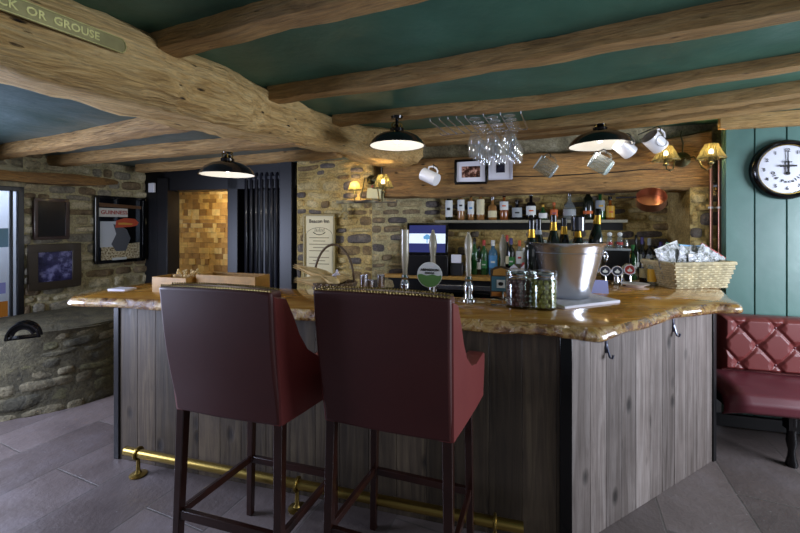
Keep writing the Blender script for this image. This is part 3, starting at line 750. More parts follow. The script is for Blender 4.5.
# ------------------------------------------------------------------ wall sconces
GLOW = m_emit('warm_bulb', '#ffe6a8', 22)
def shade_lamp(t, x, y, z, k=1.0, watts=6):
    # arm curls down from the plate and up into the shade
    m = MB(); n = 48; prof_ = [(.042*k,.115*k),(.095*k,0)]
    rings = []
    for r, zz in [(.040,.118),(.052,.09),(.066,.06),(.08,.03),(.096,0)]:
        rings.append([m.b.verts.new(V(x+(r*k+(.0025 if j % 2 else -.0025))*math.cos(2*PI*j/n), y+(r*k+(.0025 if j % 2 else -.0025))*math.sin(2*PI*j/n), z+zz*k)) for j in range(n)])
    for a, b in zip(rings, rings[1:]):
        for j in range(n): m.b.faces.new((a[j], a[(j+1)%n], b[(j+1)%n], b[j]))
    sh = m.build('lamp_shade', SHADE, t, smooth=20)
    MB().tube([(x+.097*k*math.cos(a), y+.097*k*math.sin(a), z) for a in [i*2*PI/24 for i in range(24)]], .003, 5, closed=True).build('rim', ABRASS, sh)
    MB().lathe([(.004,-.045),(.02,-.04),(.022,-.03),(.014,-.02),(.014,.035),(.012,.04)], 14, Matrix.Translation((x,y,z))).build('candle_tube', ABRASS, t)
    MB().sph((x,y,z+.055*k), .017*k, 1,1,1.5, sub=2).build('bulb', GLOW, t)
    bulb_light('bulb_light', t, (x,y,z+.055*k), watts)
pS = hitz(680, 160, L0, dF)
sc = thing('wall_sconce', 'brass twin arm wall light with pleated shades beside the copper pipes', 'wall light', (pS.x, pS.y-.02, pS.z), ang(dF), 'brass twin arm wall lights')
RY = Matrix.Rotation(PI/2, 4, 'X')
MB().lathe([(.062,0),(.06,.012),(.045,.02),(.03,.034),(.012,.045),(.006,.06),(0,.062)], 24, RY).build('back_plate', ABRASS, sc)
for sx in (-1,1):
    x1 = sx*.155
    MB().tube([(sx*.02,-.03,0),(sx*.06,-.06,.01),(sx*.085,-.09,-.03),(sx*.10,-.11,-.085),(sx*.125,-.12,-.105),(sx*.15,-.12,-.09),(x1,-.12,-.05)], .006, 8).build('arm', ABRASS, sc)
    shade_lamp(sc, x1, -.12, -.02, 1.0)
MB().tube([(0,-.01,.05),(.004,-.015,.13),(-.012,-.012,.2),(-.004,-.01,.235)], .006, 6).build('cable', ABRASS, sc)
pS = hitz(372, 178, L0, dF)
sc2 = thing('wall_sconce', 'brass twin arm wall light below the end of the massive beam', 'wall light', (pS.x, pS.y-.01, pS.z-.02), ang(dF)+.0, 'brass twin arm wall lights')
MB().lathe([(.05,0),(.048,.012),(.03,.025),(.01,.04)], 24, RY).build('back_plate', ABRASS, sc2)
a0 = hitz(355, 190, L0, dF); 
def loc2(px, py, dy):      # into the sconce frame
    p = hitz(px, py, L0-nF*dy, dF); return (frame((pS.x, pS.y-.01), dF, pS.z-.02).inverted() @ p)
q1 = loc2(354.5, 190, .10); q2 = loc2(383, 188, .34)
for q, k in ((q1, .70), (q2, 1.02)):
    MB().tube([(0,-.02,0), (q.x*.4, q.y*.4, .02), (q.x*.7, q.y*.7, q.z-.12), (q.x, q.y, q.z-.12), (q.x, q.y, q.z-.04)], .006, 8).build('arm', ABRASS, sc2)
    shade_lamp(sc2, q.x, q.y, q.z, k, 8)

# ------------------------------------------------------------------ wine glasses on wire rack
rdir = V(.40,.92).normalized()
def rod(px, py, py2, label):
    a = onz(px, py, 2.285); b = a + rdir.to_3d()*.46
    m = MB().tube([a+V(0,0,.015), a, b, b+V(-.05,.02,.0)+V(0,0,.0), b+V(-.07,.03,.02)], .0035, 6)
    o = m.build('glass_rack_wire', STEEL); tag(o, label, 'rack', 'wire rails of the hanging glass rack')
names = ['leftmost', 'second from left', 'third from left', 'fourth from left', 'fifth from left, beside the glasses']
for i, px in enumerate((430, 439.5, 448, 456.5, 465)):
    rod(px, 121-.9*i, 0, 'white wire rail of the glass rack, '+names[i])
rowsx = (475, 492, 509)
for i, px in enumerate((483.5, 500.5, 521)):
    rod(px, 116-.9*i*1.5, 0, 'white wire rail hidden among wine glasses, '+['between left and middle row', 'between middle and right row', 'right of the right row'][i])
gp_ = [(.0,.0),(.036,-.001),(.036,-.004),(.008,-.010),(.0045,-.02),(.004,-.085),(.006,-.094),(.02,-.106),(.036,-.13),(.043,-.16),(.041,-.20),(.034,-.25)]
def wine_glass():
    t = thing('wine_glass', '-', 'wine glass')
    MB().lathe([(.0,.0),(.038,-.001),(.038,-.004),(.008,-.009),(.0045,-.02),(0,-.02)], 20, cap=False).build('foot', GLASS, t)
    MB().lathe([(0,-.018),(.0045,-.02),(.004,-.088),(0,-.09)], 12, cap=False).build('stem', GLASS, t)
    MB().lathe([(0,-.088),(.008,-.094),(.024,-.108),(.038,-.132),(.0445,-.165),(.043,-.20),(.036,-.25),(.0345,-.25),(.0415,-.20),(.043,-.165),(.0365,-.133),(.022,-.110),(.0,-.097)], 24, cap=False).build('bowl', GLASS, t)
    return t
g0 = None
for r, px in enumerate(rowsx):
    st_ = onz(px, 118.5-1.5*r, 2.245)
    for k in range(5):
        p = st_ + rdir.to_3d()*(.098*k)
        g = wine_glass() if g0 is None else copy_tree(g0)
        if g0 is None: g0 = g
        g.location = p; g.rotation_euler = (0,0,random.random()*3)
        row = ['left', 'middle', 'right'][r]; pos = ['frontmost', 'second from the front', 'third from the front', 'fourth from the front', 'rearmost'][k]
        tag(g, 'upside down wine glass hanging in the %s row of the rack, %s' % (row, pos), 'wine glass', 'wine glasses hanging over the bar')

# ------------------------------------------------------------------ mugs hanging under the beam
TG2 = m_glass('white_glint_glass', '#eef4f6', .05, .35)  # white put into the colour for bright streaks on rim and base
TG = m_glass('tankard_glass', '#eef4f6')
def orient(o, z, x):
    z = Vector(z).normalized(); x = Vector(x); x = (x-z*x.dot(z)).normalized(); y = z.cross(x)
    o.rotation_mode = 'QUATERNION'; o.rotation_quaternion = Matrix((x,y,z)).transposed().to_quaternion()
def mug(label, px, py, Y, R, H, mat, rot, glass=False, printed=False, name='mug'):
    c = at(px, py, Y); t = thing(name, label, 'mug', c, group='mugs hanging by the lintel'); orient(t, rot, (.35,0,1))
    if glass:
        m = MB(); n = 32; rings = []
        for r, z in [(R*.9,-H/2),(R,-H/2+.01),(R,H/2-.02),(R*.96,H/2),(R*.86,H/2),(R*.85,-H/2+.015),(0,-H/2+.012)]:
            rings.append([m.b.verts.new(V((r+(.0035*math.cos(j*PI) if abs(r-R) < .004 else 0))*math.cos(2*PI*j/n), (r+(.0035*math.cos(j*PI) if abs(r-R) < .004 else 0))*math.sin(2*PI*j/n), z)) for j in range(n)])
        for a, b in zip(rings, rings[1:]):
            for j in range(n): m.b.faces.new((a[j], a[(j+1)%n], b[(j+1)%n], b[j]))
        m.b.faces.new(rings[0][::-1])
        m.build('body', mat, t, smooth=20)
        MB().lathe([(0,-H/2+.001),(R*.93,-H/2+.001),(R*.95,-H/2+.014),(0,-H/2+.016)], 24, cap=False).build('base', TG2, t)
        MB().tube([(R*.96*math.cos(a), R*.96*math.sin(a), H/2) for a in [i*2*PI/28 for i in range(28)]], .0035, 6, closed=True).build('rim', TG2, t)
    else:
        MB().lathe([(0,-H/2),(R*.93,-H/2),(R*.97,-H/2+.006),(R,H/2-.006),(R*1.02,H/2),(R*.93,H/2),(R*.9,-H/2+.012),(0,-H/2+.01)], 32, cap=False).build('body', mat, t)
    MB().tube([(R*.95,0,H*.33),(R*1.35,0,H*.36),(R*1.62,0,H*.18),(R*1.6,0,-H*.1),(R*1.3,0,-H*.28),(R*.95,0,-H*.3)], .0075, 8).build('handle', mat, t)
    if printed:
        o2 = MB().tube([(R*.6*math.cos(a), -R*.83-.012*abs(math.sin(a)), H*.34*math.sin(a)) for a in [i*2*PI/20 for i in range(20)]], .0016, 4, closed=True).build('printed_ring', IRON, t)
    a = t.location + V(.35,0,1).normalized()*R*1.55 + V(0,0,.0); wallp = hit(px, L0, dF)
    hk = MB().tube([a+V(0,.0,-.012), a+V(.004,-.01,-.004), a+V(.004,-.006,.012), a+V(0,.02,.03), V(a.x+(wallp.y-a.y)*.15, min(wallp.y, a.y+.35), a.z+.045)], .0035, 6).build('mug_hook', IRON)
    tag(hk, 'thin iron hook holding the '+label.replace(' hanging', ''), 'hook', 'hooks of the hanging mugs')
    return t
mug('white enamel mug hanging left of the framed photographs', 430, 177, 3.30, .055, .15, WHITE, (-.72,.55,.42))
mug('ribbed glass tankard hanging just right of the wine glasses', 546, 167, 3.25, .062, .16, TG, (-.8,.15,.55), glass=True, name='glass_tankard')
mug('ribbed glass tankard hanging below the right pendant lamp', 601, 164, 3.05, .062, .15, TG, (-.8,.2,.5), glass=True, name='glass_tankard')
mug('plain white mug hanging right behind the right pendant shade', 625, 148, 3.0, .06, .125, WHITE, (-.75,-.1,.6))
mug('white mug with a faint printed crest, rightmost of the hanging mugs', 655, 142, 2.9, .062, .13, WHITE, (-.75,-.15,.6), printed=True)

# ------------------------------------------------------------------ copper pan
pp = hitz(651, 200, L0-nF*.06, dF)
pan = thing('copper_pan', 'copper saucepan hanging on its side under the lintel', 'saucepan', pp, group=None); orient(pan, (-.35,-.62,.72), (-1,0,.2))
MB().lathe([(0,0),(.105,0),(.11,.004),(.112,.08),(.109,.08),(.106,.006),(0,.004)], 36, Matrix.Translation((0,0,-.04)), cap=False).build('body', COPPER, pan)
MB().tube([(.11,0,.06),(.16,0,.07),(.23,0,.085),(.26,0,.09)], [.008,.006,.007,.009], 8).build('handle', IRON, pan)

# ------------------------------------------------------------------ copper pipes
def pipe(px, label, off, bends):
    p = hit(px, L0, dF) - nF.to_3d()*.035
    o = thing('copper_pipe', label, 'pipe', (p.x, p.y, 0), ang(dF), 'copper pipes up the corner of the green wall')
    pts = [(0,0,1.0),(0,0,2.15)] + bends
    MB().tube(pts, .0115, 12).build('pipe', COPPER, o)
    for z in (1.69, 1.30): MB().lathe([(.018,z-.008),(.018,z+.008)], 12).cube(-.02,.02,0,.035,z-.006,z+.006).build('clip', WHITE, o)
    return o
pa = pipe(709, 'left copper pipe running up beside the green wall', 0, [(0,0,2.165),(.01,-.005,2.18),(.03,-.01,2.185),(.075,-.01,2.187),(.095,-.01,2.20),(.10,-.01,2.22),(.10,-.01,2.33)])
pb = pipe(717, 'right copper pipe hugging the green wall edge', 0, [(0,-.01,2.15),(.01,-.012,2.155),(.03,-.015,2.13),(.085,-.03,2.125),(.10,-.03,2.14),(.105,-.03,2.17),(.105,-.03,2.33)])
p_ = hitz(722, 126, L0-nF*.06, dF)
o = thing('pipe_valve', 'small white plastic connector on the copper pipes at the ceiling', 'valve', p_, ang(dF))
MB().lathe([(.012,0),(.016,.0),(.016,.03),(.01,.03)], 12).cube(-.03,.03,-.012,.012,.008,.022).build('body', WHITE, o, bevel=.002)

# ------------------------------------------------------------------ clock
pc_ = hitz(784, 170, G0, dF)
ck = thing('wall_clock', 'round black rimmed backwards wall clock on the green boards', 'clock', (pc_.x, pc_.y, pc_.z), ang(dF))
R1, R2 = .222, .180
MB().lathe([(R1,0),(R1+.002,.02),(R1-.004,.045),(R1-.02,.058),(R2+.012,.052),(R2+.004,.04),(R2,.03)], 64, RY, cap=False).build('rim', BLACKG, ck, smooth=60)
MB().tube([((R2+.002)*math.cos(a), -.042, (R2+.002)*math.sin(a)) for a in [i*2*PI/64 for i in range(64)]], .003, 6, closed=True).build('bezel', BRASS, ck)
FACE = plain('#e4e6f2', .35, coat=.5, name='clock_face')
MB().lathe([(R2,.030),(R2*.7,.034),(0,.036)], 64, RY, cap=False).build('dial', FACE, ck, smooth=60)
for h in range(1,13):
    a = PI/2 + h*PI/6
    text('numeral', str(h), .036, INK, ck, (math.cos(a)*.142, -.0375, math.sin(a)*.142), bold=.0004)
s_ = 'Old Peculier'
for i, ch in enumerate(s_):
    if ch == ' ': continue
    a = -PI/2 + (i-5.5)*.235
    text('lettering', ch, .031, INK, ck, (math.cos(a)*.092, -.0385, math.sin(a)*.092), rot=(PI/2, -(a+PI/2), 0), bold=.0006)
MB().cube(-.003,.003,-.045,-.042,-.03,.13).lathe([(.013,.0),(.013,.006)], 16, Matrix.Translation((0,-.04,-.03)) @ RY).build('minute_hand', INK, ck)
MB().cube(-.006,.006,-.050,-.046,-.03,.062).cube(-.052,.052,-.050,-.046,.018,.030).cube(-.022,.022,-.050,-.046,.050,.057).sph((0,-.048,.012),.009,1,.4,1.6).build('hour_hand', INK, ck)

# ------------------------------------------------------------------ pictures on the lintel ledge
def picture(name, label, P, z, w, h, fw, rz, fmat, mat_photo, mount=.03, mm=PAPER, cat='picture', group=None, tilt=0):
    t = thing(name, label, cat, (P[0], P[1], z), rz, group)
    m = MB()
    for a, b, c, d in ((-w/2,w/2,-h/2,-h/2+fw), (-w/2,w/2,h/2-fw,h/2), (-w/2,-w/2+fw,-h/2+fw,h/2-fw), (w/2-fw,w/2,-h/2+fw,h/2-fw)):
        m.cube(a,b,-.028,0,c,d)
    m.build('frame', fmat, t, bevel=.004)
    if mm: MB().cube(-w/2+fw*.8, w/2-fw*.8, -.012, -.004, -h/2+fw*.8, h/2-fw*.8).build('mount', mm, t)
    k = fw+mount
    MB().cube(-w/2+k, w/2-k, -.0145, -.008, -h/2+k, h/2-k).build('print', mat_photo, t)
    return t
PH1 = m_photo('family_photo', [(.35,'#14110f'),(.5,'#5a3a30'),(.62,'#c99a88'),(.75,'#d8d2cc')], 30)
PH2 = m_photo('dark_photo', [(.4,'#1b1b26'),(.7,'#33344a')], 20)
PH3 = m_photo('street_photo', [(.35,'#23223a'),(.5,'#3a3960'),(.62,'#8a8ab8')], 9)
p_ = hitz(471, 172, L0-nF*.015, dF)
picture('picture_frame', 'black framed photograph of a group in pink under the wine glasses', p_, p_.z, .30, .235, .02, ang(dF), BLACKG, PH1, .045, PAPER, group='pictures on the lintel ledge')
p_ = hitz(500.5, 168, L0-nF*.015, dF)
picture('picture_frame', 'pale unframed print with a dark square beside the framed photograph', p_, p_.z, .21, .22, .006, ang(dF), PAPER, PH2, .06, PAPER, group='pictures on the lintel ledge')
# ------------------------------------------------------------------ frames on the left wall
def onwall(px0, px1, py, off=.036):
    a = hit(px0, W0, dW); b = hit(px1, W0, dW); c = (a+b)/2; L = (b-a).length
    z = CZ+(HY-py)/F*c.y; return V(c.x, c.y)-V(-dW.y, dW.x)*off, z, L, c.y/F
Pm, zm_, Lm, sc_ = onwall(92, 142, 229.5)
MIR = plain('#30343a', .06, .9, name='mirror_glass')
mir = picture('pub_mirror', 'tall black framed advertising mirror with red and orange print on left wall', Pm, zm_, Lm, .735, .03, ang(dW), BLACKG, MIR, .0, None, 'mirror')
def art(nm, mat, pts, d=.0165, parent=mir):
    m = MB(); a = [m.b.verts.new(V(x, -d, z)) for x, z in pts]; b = [m.b.verts.new(V(x, -d+.0015, z)) for x, z in pts]
    n = len(a)
    for k in range(n): m.b.faces.new((a[k], a[(k+1)%n], b[(k+1)%n], b[k]))
    m.b.faces.new(a[::-1]); m.b.faces.new(b); return m.build(nm, mat, parent)
w2 = Lm/2-.03
art('banner', plain('#c9c6bd',.4,name='banner_white'), [(-w2+.01,.14),(.07,.14),(.07,.235),(-w2+.01,.235)])
text('lettering', 'GUINNESS', .058, plain('#9a2a22',.5,name='sign_red'), mir, (-.068,-.0178,.187), sx=1.0, bold=.0012)
art('beam_reflection', plain('#5a3d24',.3,name='reflection_brown'), [(-w2+.01,.25),(w2-.01,.235),(w2-.01,.27),(-w2+.01,.29)])  # brown strip painted as the ceiling beams reflected in the glass
art('pale_panel', plain('#b9bfc6',.4,name='panel_pale'), [(-w2+.02,-.19),(-.02,-.19),(-.02,.09),(-w2+.02,.09)])
art('speckled_panel', m_photo('speckle_print', [(.4,'#5c4a2e'),(.5,'#b3a684'),(.6,'#c9c0a4')], 60), [(-w2+.03,-.33),(w2-.03,-.33),(w2-.03,-.15),(-w2+.03,-.19)], .0160)
art('grey_shape', plain('#4c5058',.4,name='shape_grey'), [(-.05,-.24),(.05,-.24),(.10,-.10),(.06,.0),(-.02,.05),(-.08,.06),(-.05,-.05),(-.10,-.16)], .0172)
art('orange_shape', plain('#b4472a',.4,name='shape_orange'), [(-.06,.02),(.10,.03),(.17,.045),(.19,.08),(.15,.12),(.04,.13),(-.05,.10)], .0176)
art('yellow_band', plain('#c8963a',.4,name='shape_yellow'), [(-.03,.055),(.11,.052),(.13,.066),(.03,.078),(-.03,.075)], .0180)
art('footer_label', plain('#bcc3c4',.4,name='footer'), [(-.09,-.345),(.06,-.345),(.06,-.31),(-.09,-.31)], .0168)
P_, z_, L_, _ = onwall(31, 66, 219)
picture('picture_frame', 'dark red brown frame around a nearly black picture, upper left wall', P_, z_, L_, .40, .03, ang(dW), DWOOD, plain('#16171a',.15,name='dark_print'), .0, None)
P_, z_, L_, _ = onwall(25, 78, 266)
WALN = plain('#33291c', .35, coat=.3, name='dark_walnut')
picture('picture_frame', 'wide brown frame with a bluish street photograph, below the dark picture', P_, z_, L_, .44, .075, ang(dW), WALN, PH3, .0, None)

# ------------------------------------------------------------------ brass sign on the beam
a = at(-28, -10, 1.2); b = onz(115.5, 56, 2.26)
# lie on the beam's near face between two points of it
s0 = V(-1.42,1.05); s1_ = V(-1.21,1.47); s2_ = V(-.98,1.9)
sg0 = s0.lerp(s1_, .30); sg1 = s1_.lerp(s2_, .30)
dS = (sg1-sg0).normalized(); nS = V(dS.y, -dS.x)
cS = (sg0+sg1)/2 + nS*.030
sign = thing('brass_sign', 'long greenish brass warning sign screwed to the massive beam', 'sign', (cS.x, cS.y, 2.27), ang(dS)+0, None)
SB = plain('#9c9466', .35, .6, name='worn_brass', noisy=.2); SBL = plain('#d8d28e', .3, .7, name='rubbed_brass')
LS = (sg1-sg0).length; hs = .031
rr_ = [( LS/2-.02*(1-math.cos(t)), hs*math.sin(t)) for t in (PI/2, PI/4, 0, -PI/4, -PI/2)]
poly = [(-LS/2, hs)]+[(LS/2-.015+.015*math.cos(t), hs*(1 if abs(t) > 1.2 else .62) * (1 if t > 0 else -1) if abs(t) > .1 else 0) for t in (PI/2, PI/4, 0, -PI/4, -PI/2)]+[(-LS/2,-hs)]
MB().prism(poly, 0, .006, RY).build('plate', SB, sign, bevel=.001)
MB().tube([(x*.99, -.007, z*.90) for x, z in poly], .0022, 6, closed=True).build('raised_border', SBL, sign)
text('lettering', 'DUCK  OR  GROUSE', .040, SBL, sign, (-.03,-.0065,0), bold=.0008, ext=.0015, sx=.93)

# ------------------------------------------------------------------ black column radiator
rp0 = hit(244, D0-nF*.10, dD); rp1 = hit(285, D0-nF*.10, dD); RLn = (rp1-rp0).length
rad = thing('column_radiator', 'tall black column radiator beside the black doorway', 'radiator', (rp0.x, rp0.y, 0), ang(dD))
nc = 8
for i in range(nc):
    x = (i+.5)*RLn/nc
    MB().lathe([(0,.22),(.012,.225),(.0185,.25),(.0185,2.10),(.012,2.125),(0,2.13)], 12, Matrix.Translation((x,0,0)), ay=1.3).build('column', NAVY, rad)
MB().cube(0, RLn, -.012,.012,.27,.31).cube(0, RLn, -.012,.012,2.05,2.09).build('header', NAVY, rad, bevel=.004)
p_ = hit(153, D0-nF*.12, dD)
tag(MB().cube(-.04,.04,-.03,0,0,.11).build('alarm_sensor', WHITE, loc=(p_.x, p_.y, CZ+(HY-192.5)/F*p_.y), rz=ang(dD), bevel=.006), 'small white sensor box on the black door frame', 'sensor')
# ------------------------------------------------------------------ back bar: shelf, counter
def Rpx(px, off): return hit(px, R0-nF*off, dF)
ZS = 1.60
a = Rpx(438, .0); b = Rpx(622, .0); Ls = (b-a).length
sh = MB().cube(0, Ls, -.19, 0, ZS-.028, ZS).build('bottle_shelf', plain('#8e8a78', .5, name='grey_shelf', noisy=.2), loc=(a.x, a.y, 0), rz=ang(dF), bevel=.003)
MB().cube(.12, Ls, -.03, -.005, ZS-.10, ZS-.03).build('under_shelf_shade', BLACK, sh)  # black strip put in for the shade under the shelf
tag(sh, 'narrow grey shelf under the lintel carrying the spirit bottles', 'shelf')
ZC = 1.05
a = hit(384, R0-nF*.42, dF); b = hit(688, R0-nF*.42, dF); Ls = (b-a).length
bc = thing('back_counter', 'long low wooden counter behind the bar under the bottle shelf', 'counter', (a.x, a.y, 0), ang(dF))
MB().cube(0, Ls, 0, .40, ZC-.035, ZC).build('top', PINE, bc, bevel=.004)
MB().cube(.02, Ls, .05, .40, 0, ZC-.035).build('carcass', BLACK, bc)
MB().cube(.45, 1.1, .0, .05, ZC-.13, ZC-.085).build('rail', STEEL, bc, bevel=.004)
for i in range(3): MB().cube(.1+i*.75, .82+i*.75, .03, .05, .12, ZC-.16).build('door', BLACKG, bc, bevel=.003)

# ------------------------------------------------------------------ bottles
GD = plain('#10180f', .08, coat=.6, name='dark_green_glass'); GG = plain('#1f5c2a', .08, coat=.6, name='green_glass', trans=.35)
GA = plain('#a55a1e', .06, coat=.5, name='amber_spirit', trans=.45); GP = plain('#c58c50', .06, coat=.5, name='pale_spirit', trans=.5)
GK = plain('#0b0c10', .08, coat=.6, name='black_glass'); GC = m_glass('clear_bottle', '#dfe8e4', .03, .12); GB = plain('#5d93b5', .06, name='blue_glass', trans=.5)
SH = {'wine': [(0,0),(.95,0),(1,.02),(1,.60),(.93,.67),(.55,.75),(.36,.80),(.33,.97),(.36,.98),(.36,1),(0,1)],
      'spirit': [(0,0),(.95,0),(1,.02),(1,.64),(.9,.71),(.5,.77),(.38,.80),(.36,.96),(.40,.97),(.40,1),(0,1)],
      'flask': [(0,0),(.8,0),(.95,.06),(1,.25),(.95,.42),(.6,.58),(.3,.68),(.26,.97),(.3,1),(0,1)],
      'squat': [(0,0),(.95,0),(1,.02),(1,.56),(.85,.62),(.4,.66),(.34,.69),(.34,.97),(.4,1),(0,1)],
      'champ': [(0,0),(.95,0),(1,.02),(1,.42),(.9,.52),(.6,.66),(.38,.77),(.33,.93),(.40,.945),(.36,1),(0,1)]}
def bottle(label, loc, H, r, glass, cap, shape='spirit', lab=None, lz=(.18,.5), group=None, tilt=(0,0,0), foil=None, capl=.14, dot=None, name='bottle', n=16):
    t = thing(name, label, 'bottle', loc, tilt=tilt, group=group)
    MB().lathe([(a*r, z*H) for a, z in SH[shape]], n, cap=False).build('glass', glass, t, smooth=40)
    rr = {'wine':.40,'spirit':.44,'flask':.34,'squat':.42,'champ':.44}[shape]*r
    MB().lathe([(0,H*(1-capl)),(rr,H*(1-capl)),(rr,H*1.01),(rr*.8,H*1.025),(0,H*1.025)], 12, cap=False).build('cap', cap, t)
    if foil: MB().lathe([(rr*1.3,H*(1-capl-.16)),(rr*1.04,H*(1-capl-.04)),(rr*1.03,H*(1-capl))], 12, cap=False).build('foil', foil, t)
    if lab:
        lo = MB().lathe([(r*1.012,H*lz[0]),(r*1.012,H*lz[1])], n, cap=False).build('label', lab, t, smooth=40)
        if dot:
            MB().cube(-r*.45, r*.45, -r*1.05, -r*.9, H*(lz[0]*.6+lz[1]*.4), H*(lz[0]*.45+lz[1]*.55)).build('label_print', dot, t)
    return t
LW = plain('#d9dcd8', .6, name='label_white'); LCR = plain('#d8cfa8', .6, name='label_cream'); LGY = plain('#9aa0a2', .6, name='label_grey'); LOR = plain('#c9622c', .5, name='label_orange')
LBL = plain('#4f8fc0', .5, name='label_blue'); LYE = plain('#cf9f2c', .5, name='label_yellow'); LRD = plain('#a8322a', .5, name='label_red'); PUR = plain('#3c3570', .4, name='cap_purple'); LGN = plain('#2f7a3a', .5, name='label_green')
SIL = plain('#c5c7cc', .2, 1, name='silver_cap')
def up(px, dy=.09, z=ZS):
    p = Rpx(px, dy); return (p.x, p.y, z)
gU = 'spirit bottles on the grey shelf'
zr = ang(dF)
T0 = (0,0,zr)
U = [
 (449, .30, .038, GD, BLACKG, 'wine', LW, (.12,.70), 'dark wine bottle with a tall white label, leftmost on the grey shelf', INK),
 (461, .29, .036, GP, BLACKG, 'wine', LW, (.34,.74), 'bottle of amber spirit with high white label, second on the grey shelf', INK),
 (471, .28, .033, GP, BLACKG, 'wine', LW, (.22,.70), 'slim bottle with a white and blue label, third on the grey shelf', LBL),
 (480.5, .29, .040, GP, BLACKG, 'wine', LCR, (.20,.74), 'wide bottle with big cream label, fourth on the grey shelf', LCR),
 (492.5, .24, .044, GP, SIL, 'squat', LCR, (.12,.40), 'squat pale bottle with silver stopper and low cream label on grey shelf', LCR),
 (504, .27, .042, GA, BLACKG, 'squat', LW, (.38,.70), 'square shouldered amber bottle with white and orange label on grey shelf', LOR),
 (517, .20, .048, GK, BLACKG, 'squat', LGY, (.14,.62), 'short dark bottle with plain grey label, seventh on the grey shelf', INK),
 (531, .28, .046, GK, SIL, 'squat', LW, (.18,.50), 'black bottle with white label and tall silver pourer on grey shelf', LOR),
 (543, .15, .040, GG, LYE, 'flask', LW, (.12,.45), 'little green flask with yellow stopper, beside the black pourer bottle', None),
 (554, .17, .036, GA, LOR, 'squat', LOR, (.20,.60), 'small bottle with an orange label next to the round flask', PUR),
 (569.5, .27, .058, GC, SIL, 'flask', LGY, (.16,.38), 'round clear flask with a grey oval label on the grey shelf', None),
 (588, .31, .044, GD, BLACKG, 'wine', LOR, (.18,.28), 'dark bottle with a narrow orange band near the right of the grey shelf', None),
 (600, .28, .042, GG, BLACKG, 'squat', LGY, (.30,.66), 'green bottle with a broad grey label near the right of the grey shelf', LYE),
 (610, .22, .040, GA, BLACKG, 'squat', LYE, (.10,.60), 'amber bottle with yellow orange label at the right end of the grey shelf', LOR)]
for px, H, r, g, c, s, lab, lz, tx, dot in U:
    bottle(tx, up(px), H*1.0, r, g, c, s, lab, lz, gU, T0, dot=dot)
gL = 'bottles on the back counter'
def lo(px, dy=.20): p = Rpx(px, dy); return (p.x, p.y, ZC)
Lo = [
 (474.5, .36, .040, GG, BLACKG, 'wine', None, (0,0), 'tall dark green bottle without label, leftmost beside the second pump handle', None),
 (484, .34, .038, GG, LRD, 'wine', LGN, (.2,.42), 'green bottle with red cap and bright green label on back counter', LW),
 (493, .34, .044, GB, LW, 'spirit', LBL, (.22,.58), 'pale blue bottle with white cap on the back counter', LW),
 (503, .30, .038, GG, BLACKG, 'spirit', LYE, (.1,.3), 'green bottle half hidden behind the bulbous pump handle', None),
 (511, .36, .038, GD, PUR, 'spirit', LGN, (.28,.52), 'dark bottle with a purple cap and green label on back counter', LW),
 (519.5, .34, .036, GC, LOR, 'spirit', LW, (.36,.72), 'clear bottle with orange cap and white label on back counter', LRD),
 (528, .31, .034, GD, LYE, 'spirit', LCR, (.3,.5), 'dark bottle with a yellow cap beside the ice bucket', None),
 (507, .39, .036, GK, LRD, 'wine', LCR, (.3,.5), 'tall black bottle with a red cap just right of the bulbous pump handle', None),
 (524, .27, .036, GC, LW, 'squat', LRD, (.3,.5), 'squat clear bottle with a narrow red label left of the ice bucket', None),
 (479, .28, .034, GD, BLACKG, 'squat', LW, (.2,.45), 'short dark bottle with white label between the two green bottles', None),
 (656, .30, .034, GK, BLACKG, 'spirit', LYE, (.3,.6), 'black bottle with yellow label further back behind the small clear bottle', None),
 (636, .40, .030, GD, BLACKG, 'wine', LW, (.3,.4), 'tallest dark bottle behind the swan neck tap', None),
 (540, .30, .034, GC, PUR, 'spirit', LW, (.3,.62), 'clear bottle with purple cap seen behind the ice bucket necks', None),
 (610, .0, 0, None, None, None, None, None, None, None),
 (626.5, .36, .034, GD, SIL, 'spirit', LYE, (.55,.64), 'dark bottle with a yellow collar just right of the black dispenser', None),
 (633, .31, .036, GG, LGN, 'spirit', LW, (.2,.42), 'bright green bottle right of the black dispenser', None),
 (642, .38, .034, GK, PUR, 'wine', LW, (.48,.62), 'tall black bottle with a violet top and pale band, right of the taps', None),
 (649.5, .37, .038, GK, LGY, 'spirit', LGY, (.40,.62), 'black bottle with a grey cap and grey label, right of the taps', None),
 (661, .34, .034, GC, PUR, 'spirit', LW, (.2,.45), 'clear bottle with a violet cap behind the left end of the seagrass basket', None),
 (668, .34, .034, GC, PUR, 'spirit', LGY, (.2,.45), 'clear bottle with violet cap, last before the stone pier', None)]
for px, H, r, g, c, s, lab, lz, tx, dot in Lo:
    if H: bottle(tx, lo(px), H, r, g, c, s, lab, lz, gL, T0, dot=dot)
def onw(px, py): p = onz(px, py, ZT); return p
p = onw(652, 285.5)
bottle('small clear bottle with a yellow label on the worktop by the white plate', (p.x, p.y, ZT), .205, .030, GC, BLACKG, 'spirit', LYE, (.15,.62), 'bottles at the back of the worktop', T0)
p = onw(659.5, 285)
bottle('clear long necked bottle with pale label left of the seagrass basket', (p.x, p.y, ZT), .29, .030, GC, PUR, 'wine', LW, (.15,.4), 'bottles at the back of the worktop', T0)
p = onw(644, 283.5)
bottle('dark bottle with cream label standing behind the white plate', (p.x, p.y, ZT), .24, .032, GK, BLACKG, 'spirit', LCR, (.2,.5), 'bottles at the back of the worktop', T0)
